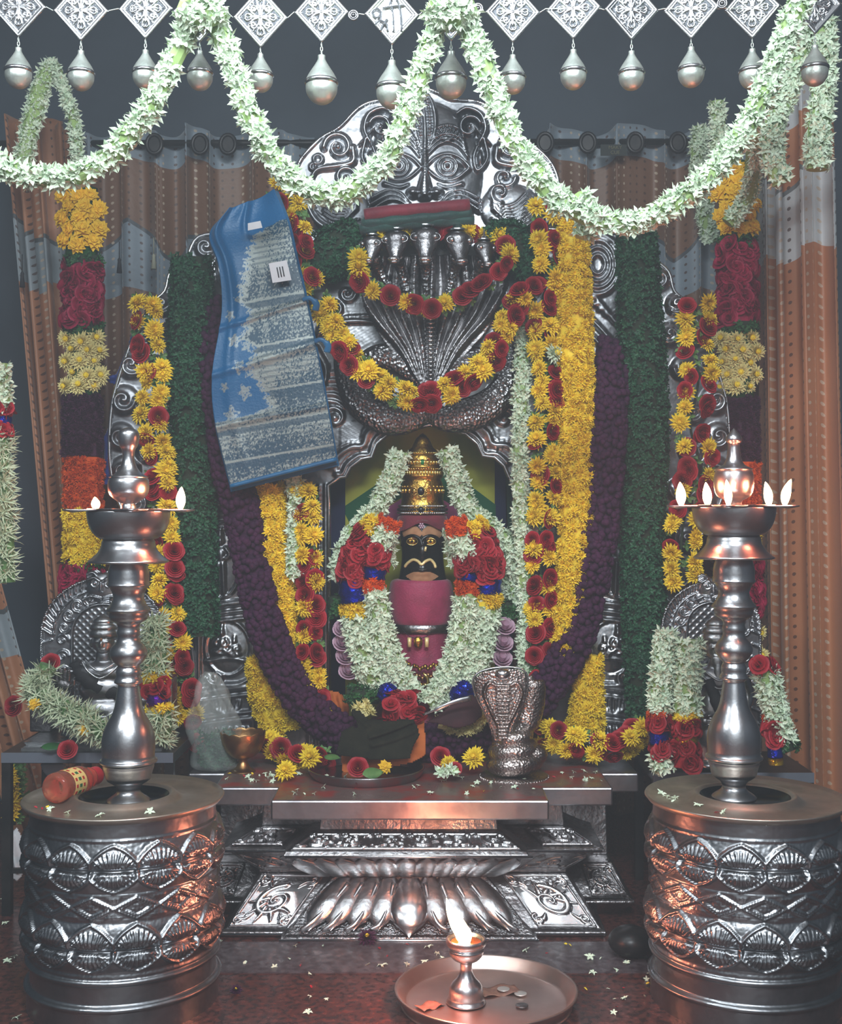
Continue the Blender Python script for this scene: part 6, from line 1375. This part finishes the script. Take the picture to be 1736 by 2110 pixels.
o = bloom('chrysanthemum', (*on_floor(757, 1945), .012), (0, -.6, 1), .026); o.data = o.data.copy(); o.data.materials[0] = M['purple2']; o.name = 'purple_flower'; tag(o, 'purple flower fallen on the floor before the lotus base', 'flower')
o = bloom('chrysanthemum', (*on_floor(487, 2045), .004), (0, -.6, 1), .014); o.data = o.data.copy(); o.data.materials[0] = M['purple2']; o.name = 'purple_flower'; tag(o, 'dark wilted flower on the floor near the left drum', 'flower')
strand('jasmine_bunch', 'loose jasmine blossoms lying left of the cobra on the altar', 'flowers', [(905, 1592), (925, 1588), (945, 1590)], 3.04, 9, 'jasmine')
# ---- black stands and small silver figures
def stand(label, x0, x1, y0, y1, zt_, thick=.02, rail=.26):
    t = thing('black_stand', label, 'stand', ((x0+x1)/2, (y0+y1)/2, 0))
    mb = MB(); mb.box((x0, y0, zt_-thick), (x1, y1, zt_)); o = mb.build('stand_top', M['black_metal'], t, smooth=False); bevel(o, .002)
    for x in (x0+.012, x1-.012):
        for y in (y0+.012, y1-.012): mb = MB(); mb.box((x-.011, y-.011, 0), (x+.011, y+.011, zt_-thick)); mb.build('leg', M['black_metal'], t, smooth=False)
    for y in (y0+.012, y1-.012): mb = MB(); mb.box((x0+.02, y-.006, rail*.4), (x1-.02, y+.006, rail*.4+.012)); mb.build('rail', M['black_metal'], t, smooth=False)
    mb = MB(); mb.box((x0+.001, y0-.002, zt_-.024), (x1-.001, y0, zt_+.001)); mb.build('bright_edge', M['stand_edge'], t, smooth=False)
    return t
stand('black metal stand at the left carrying the seated figurine', P(2, 0, 3.0).x, -.612, 3.0, 3.34, .404, .026)
stand('black metal stand at the right carrying the standing figurine', .582, P(1690, 0, 3.0).x, 3.04, 3.32, .346, .022, .3)
def blob(name, parts, m, parent, vox=.0035, sm=3):
    mb = MB()
    for q in parts:
        if len(q) == 2: ball(mb, q[0], q[1], seg=18, rings=12)
        elif len(q) == 3: ball(mb, q[0], q[1], seg=18, rings=12, Mx=Euler(q[2]).to_matrix().to_4x4())
        else: tube(mb, smooth_path(q[0], 5), np.interp(np.linspace(0, 1, (len(q[0])-1)*5+1), np.linspace(0, 1, len(q[1])), q[1]), 12)
    o = mb.build(name, m, parent); mod(o, 'REMESH', mode='VOXEL', voxel_size=vox, use_smooth_shade=True); mod(o, 'SMOOTH', iterations=sm, factor=.6); return o
def small_arch(t, cx, cy, hw, h, Y0, face):
    """cx, cy: pixel of the arch centre line and its top"""
    r = Relief(cx-hw-6, cy-6, cx+hw+6, cy+h+6, 1.5); n = 24
    out = [(cx-hw, cy+h)]+[(cx+hw*math.cos(PI-PI*i/n), cy+hw*1.02-hw*.92*math.sin(PI*i/n)) for i in range(n+1)]+[(cx+hw, cy+h)]
    inn = [(cx-hw*.5, cy+h)]+[(cx+hw*.5*math.cos(PI-PI*i/n), cy+hw*1.0-hw*.48*math.sin(PI*i/n)) for i in range(n+1)]+[(cx+hw*.5, cy+h)]
    head = [(cx-hw*.30, cy+hw*.2), (cx-hw*.26, cy-2), (cx-hw*.1, cy-5), (cx, cy+2), (cx+hw*.1, cy-5), (cx+hw*.26, cy-2), (cx+hw*.30, cy+hw*.2)]
    m = in_poly(r.X, r.Y, out) | in_poly(r.X, r.Y, head); r.Mk = m; r.stroke(out, 4, .010, smooth=False, beads=4); r.stroke([(cx+(x-cx)*.80, cy+hw+(y-cy-hw)*.80) for x, y in out[1:-1]], 2, .008, beads=1.6)
    r.stroke(inn, 3, .009, smooth=False)
    for i in range(26):
        a = PI*i/25; c, s = math.cos(PI-a), math.sin(a); R0, R1 = hw*.84, hw*.97
        r.stroke([(cx+R0*c, cy+hw-R0*.93*s), (cx+R1*(math.cos(PI-a-.09)), cy+hw-R1*.93*math.sin(a+.09))], 2.6, .008, smooth=False)
    for i in range(9):
        a = PI*(i+.5)/9; r.spiral(cx+hw*.64*math.cos(PI-a), cy+hw-hw*.60*math.sin(a), hw*.11, 1.2, i*40, 2.4, .008, 1 if i < 5 else -1)
    for yy in np.arange(cy+hw*1.1, cy+h-8, hw*.26):
        for s in (-1, 1): r.spiral(cx+s*hw*.66, yy, hw*.11, 1.2, 0, 2.4, .008, s); r.stroke([(cx+s*hw*.84, yy), (cx+s*hw*.97, yy+6)], 2.6, .008, smooth=False)
    r.hatch(inn, 11, 45, .0016, -45)
    fy = cy+hw*.20; r.dome(cx, fy+hw*.05, hw*.27, hw*.24, .018)
    for s in (-1, 1):
        r.dome(cx+s*hw*.11, fy-2, 6, 6, .026); r.ring(cx+s*hw*.11, fy-2, 7.5, 1.8, .024); r.stroke([(cx+s*hw*.24, fy-8), (cx+s*hw*.12, fy-14), (cx+s*2, fy-6)], 2, .025)
        r.stroke([(cx+s*3, fy+hw*.22), (cx+s*hw*.18, fy+hw*.19), (cx+s*hw*.32, fy+hw*.25)], 2.4, .024); r.stroke([(cx+s*hw*.06, fy-14), (cx+s*hw*.16, fy-24), (cx+s*hw*.27, fy-20)], 2.4, .012)
    r.stroke([(cx, fy-6), (cx, fy+12)], [2.4, 5], .030, smooth=False); r.blur(1); r.build('arch_plate', pxmap(Y0), M['silver_plate'], t, thick=.005)
def figurine(label, cx, Y0, k, seated, ztop, nm):
    """k metres per drawing unit; y measured up from the base"""
    t = thing(nm, label, 'figurine', (cx, Y0, ztop)); g = lambda x, z, y=0.: Vector((cx+x*k, Y0+y*k, ztop+z*k))
    H = 250 if seated else 300
    if seated:
        parts = [(g(0, 60), (48*k, 34*k, 40*k)), (g(0, 110), (44*k, 28*k, 40*k)), (g(0, 150), (56*k, 26*k, 26*k)), (g(0, 185), (15*k, 14*k, 24*k)), (g(-50, 40, -22), (46*k, 30*k, 22*k)), (g(50, 40, -22), (46*k, 30*k, 22*k)), (g(0, 30, -35), (60*k, 22*k, 16*k)),
                 ([g(-50, 156), g(-66, 118), g(-60, 86, -26)], [17*k, 13*k, 10*k], 0, 0), ([g(-60, 86, -26), g(-62, 100, -40), g(-60, 112, -46)], [10*k, 9*k, 8*k], 0, 0), ([g(50, 156), g(72, 118), g(74, 84, -22)], [17*k, 13*k, 10*k], 0, 0)]
        hz = 218
    else:
        parts = [(g(0, 60), (42*k, 30*k, 62*k)), (g(0, 130), (38*k, 26*k, 50*k)), (g(0, 185), (46*k, 24*k, 30*k)), (g(0, 215), (14*k, 14*k, 22*k)), ([g(-42, 192), g(-54, 150), g(-34, 110, -26)], [16*k, 13*k, 9*k], 0, 0), ([g(42, 192), g(54, 150), g(34, 110, -26)], [16*k, 13*k, 9*k], 0, 0),
                 (g(0, 12), (46*k, 34*k, 14*k))]
        hz = 250
    b = blob('body', parts, M['dark_silver'], t, vox=.004)
    hd = [(g(0, hz), (20*k, 20*k, 26*k)), (g(0, hz-12, -8), (13*k, 12*k, 14*k)), (g(0, hz-2, -20), (3.4*k, 5*k, 9*k)), (g(-21, hz-2), (4*k, 5*k, 11*k)), (g(21, hz-2), (4*k, 5*k, 11*k)), (g(0, hz-14, -18), (8*k, 4*k, 2.6*k)), (g(-8, hz+4, -17), (5*k, 3*k, 2.6*k)), (g(8, hz+4, -17), (5*k, 3*k, 2.6*k))]
    h_ = blob('head', hd, M['silver'], t, vox=.0022, sm=1)
    mb = MB(); c = g(0, 0)
    pr = [(20, hz+12), (24, hz+16), (24, hz+26), (21, hz+30), (24, hz+34), (22, hz+42), (17, hz+46), (19, hz+50), (14, hz+58), (8, hz+62), (0, hz+68)]
    lathe(mb, smooth_prof([(a*k, ztop+b_*k) for a, b_ in pr], 2), (cx, Y0), 28); V = mb.v[0]; an = np.arctan2(V[:, 1]-Y0, V[:, 0]-cx); s_ = 1+.06*np.sin(an*12); V[:, 0] = cx+(V[:, 0]-cx)*s_; V[:, 1] = Y0+(V[:, 1]-Y0)*s_; mb.build('crown', M['silver'], t)
    mb = MB(); tube(mb, [g(0, hz+17, -20), g(0, hz+6, -20)], 2*k, 6); mb.build('forehead_mark', M['sandal' if seated else 'red_paint'], t)
    for q in (1, 1.35): mb = MB(); tube(mb, smooth_path([g(-30*q**.5, hz-34-4*q, -16), g(-16*q, hz-52*q**.6, -27), g(0, hz-62*q**.8, -31), g(16*q, hz-52*q**.6, -27), g(30*q**.5, hz-34-4*q, -16)], 5), 2.2*k, 6); mb.build('necklace', M['silver'], t)
    if seated:
        hb = MB(); base = g(-60, 112, -46); ball(hb, base+Vector((0, 0, 12*k)), (14*k, 6*k, 16*k), seg=12)
        for i in range(4): tube(hb, [base+Vector(((-10+i*6.6)*k, 0, 22*k)), base+Vector(((-11+i*7.3)*k, -1*k, (40+(3 if i in (1, 2) else 0))*k)), base+Vector(((-11.5+i*7.6)*k, -3*k, (50+(4 if i in (1, 2) else 0))*k))], [4*k, 3.6*k, 2.6*k], 8)
        tube(hb, [base+Vector((10*k, 0, 6*k)), base+Vector((19*k, -2*k, 16*k)), base+Vector((20*k, -4*k, 27*k))], [5*k, 4*k, 3*k], 8)
        o = hb.build('raised_hand', M['silver_dark'], t); mod(o, 'REMESH', mode='VOXEL', voxel_size=.0016, use_smooth_shade=True); mod(o, 'SMOOTH', iterations=2)
        hb = MB(); base = g(74, 84, -22); ball(hb, base, (11*k, 9*k, 13*k), seg=12)
        for i in range(4): tube(hb, [base+Vector(((-8+i*5.4)*k, -4*k, -8*k)), base+Vector(((-8+i*5.8)*k, -7*k, -18*k)), base+Vector(((-8+i*5.8)*k, -5*k, (-26-(2 if i in (1, 2) else 0))*k))], [3.4*k, 3*k, 2.4*k], 8)
        tube(hb, [base+Vector((-9*k, -2*k, 2*k)), base+Vector((-17*k, -6*k, -4*k)), base+Vector((-18*k, -8*k, -12*k))], [4*k, 3.4*k, 2.6*k], 8)
        o = hb.build('lowered_hand', M['silver_dark'], t); mod(o, 'REMESH', mode='VOXEL', voxel_size=.0016, use_smooth_shade=True); mod(o, 'SMOOTH', iterations=2)
        mb = MB(); tube(mb, smooth_path([g(-52, 172, -2), g(-34, 146, -18), g(-6, 116, -22), g(30, 100, -20)], 6), [(9+6*min(1, i/8)+2.5*math.sin(i*2.1))*k for i in range(19)], 12, flat=.35, up=(0, -1, 0)); mb.build('dark_sash', mat('sooty_cloth', (22, 22, 26), .6), t)
        mb = MB(); lathe(mb, [(62*k, 0), (74*k, 4*k), (70*k, 14*k), (60*k, 18*k), (0, 18*k)], (cx, Y0-4*k), 40, sy=.6, zo=ztop); V = mb.v[0]; mb.build('lotus_seat', M['silver'], t)
    else:
        bd = [(g(0, hz-24, -14), (12*k, 8*k, 16*k)), (g(0, hz-46, -18), (8*k, 6*k, 22*k))]; blob('beard', bd, M['silver'], t, vox=.003)
        for s in (-1, 1):
            hb = MB(); base = g(s*26, 106, -34); ball(hb, base, (8*k, 7*k, 10*k), seg=12)
            for i in range(4): tube(hb, [base+Vector((-s*(2)*k, -3*k, (6-i*4)*k)), base+Vector((-s*10*k, -6*k, (7-i*4.2)*k)), base+Vector((-s*(16-abs(i-1.5))*k, -4*k, (6-i*4.2)*k))], [2.8*k, 2.5*k, 2*k], 8)
            tube(hb, [base+Vector((0, -3*k, 8*k)), base+Vector((-s*5*k, -7*k, 13*k)), base+Vector((-s*10*k, -7*k, 14*k))], [3.2*k, 2.8*k, 2*k], 8)
            o = hb.build('hand', M['silver_dark'], t); mod(o, 'REMESH', mode='VOXEL', voxel_size=.0015, use_smooth_shade=True)
        mb = MB(); tube(mb, smooth_path([g(-20, 190, -26), g(-6, 150, -32), g(10, 110, -34), g(22, 70, -36)], 6), [10*k]*6+[13*k]*13, 10, flat=.45); mb.build('dark_sash', mat('sooty_sash', (22, 22, 26), .6), t)
        for i in range(6): mb = MB(); tube(mb, smooth_path([g(4+i*6, 112, -34), g(0+i*7, 70, -36), g(-4+i*8, 24, -34)], 5), 2.4*k, 6); mb.build('robe_pleat', M['silver_dark'], t)
    return t
k1 = 3.12/FL
t1 = figurine('dark silver seated figurine with raised hand behind the left lamp', P(214, 0, 3.12).x, 3.12, k1*.88, True, .425, 'seated_figurine')
t1.scale = (1.35, 1.15, 1.0)
small_arch(t1, 213, 1178, 128, 270, 3.22, 1)
mb = MB(); x0, x1 = P(62, 0, 3.1).x, P(345, 0, 3.1).x
ring_loft(mb, [(.404, (x1-x0)/2, 3.03), (.410, (x1-x0)/2, 3.03), (.416, (x1-x0)/2-.01, 3.04), (.4245, (x1-x0)/2-.004, 3.035)], (x0+x1)/2, 3.25); mb.build('silver_base', M['silver'], t1, smooth=False)
for sx in (90, 338):
    mb = MB(); c = P(sx, 1392, 3.2); mb.box((c.x-.028, 3.17, .425), (c.x+.028, 3.24, c.z)); o = mb.build('arch_pillar', M['silver_dark'], t1, smooth=False); bevel(o, .004)
k2 = 3.08/FL
t2 = figurine('dark silver bearded figurine in robes behind the right lamp', P(1476, 0, 3.08).x, 3.08, k2*1.0, False, .346, 'bearded_figurine')
t2.scale = (1.2, 1.1, 1.0)
small_arch(t2, 1466, 1188, 102, 372, 3.18, 1)
# things under and around the stands
mixed('flower_garland', 'yellow flower garland hanging under the left black stand', 'garland', [(30, 1580), (34, 1640), (30, 1700)], 3.28, 18, 24, wr=0., leafy=1.5)
sheet('white_cloth', 'crumpled pale cloth on the rail below the left black stand', [(22, 1715), (40, 1700), (55, 1725), (60, 1790), (40, 1815), (18, 1800)], 3.2, M['white'], [([(30, 1720), (45, 1790)], 6, .012)], dome=.03)
sheet('paper_sheet', 'grey paper hanging under the left black stand', [(82, 1574), (136, 1574), (132, 1596), (98, 1600), (88, 1590)], 3.1, mat('grey_paper', (130, 146, 158), .7), dome=.005)
mb = MB(); c = on_floor(1300, 1972); ball(mb, (c[0], c[1], .036), (.05, .05, .034), seg=24, rings=14); o = mb.build('black_pouch', M['black_metal']); tag(o, 'rounded black pouch on the floor beside the right drum', 'pouch')
o = bloom('rose', P(30, 1455, 3.14), (-.3, -1, .2), .026); tag(o, 'dark rose beside the curtain corner at the far left', 'flower')
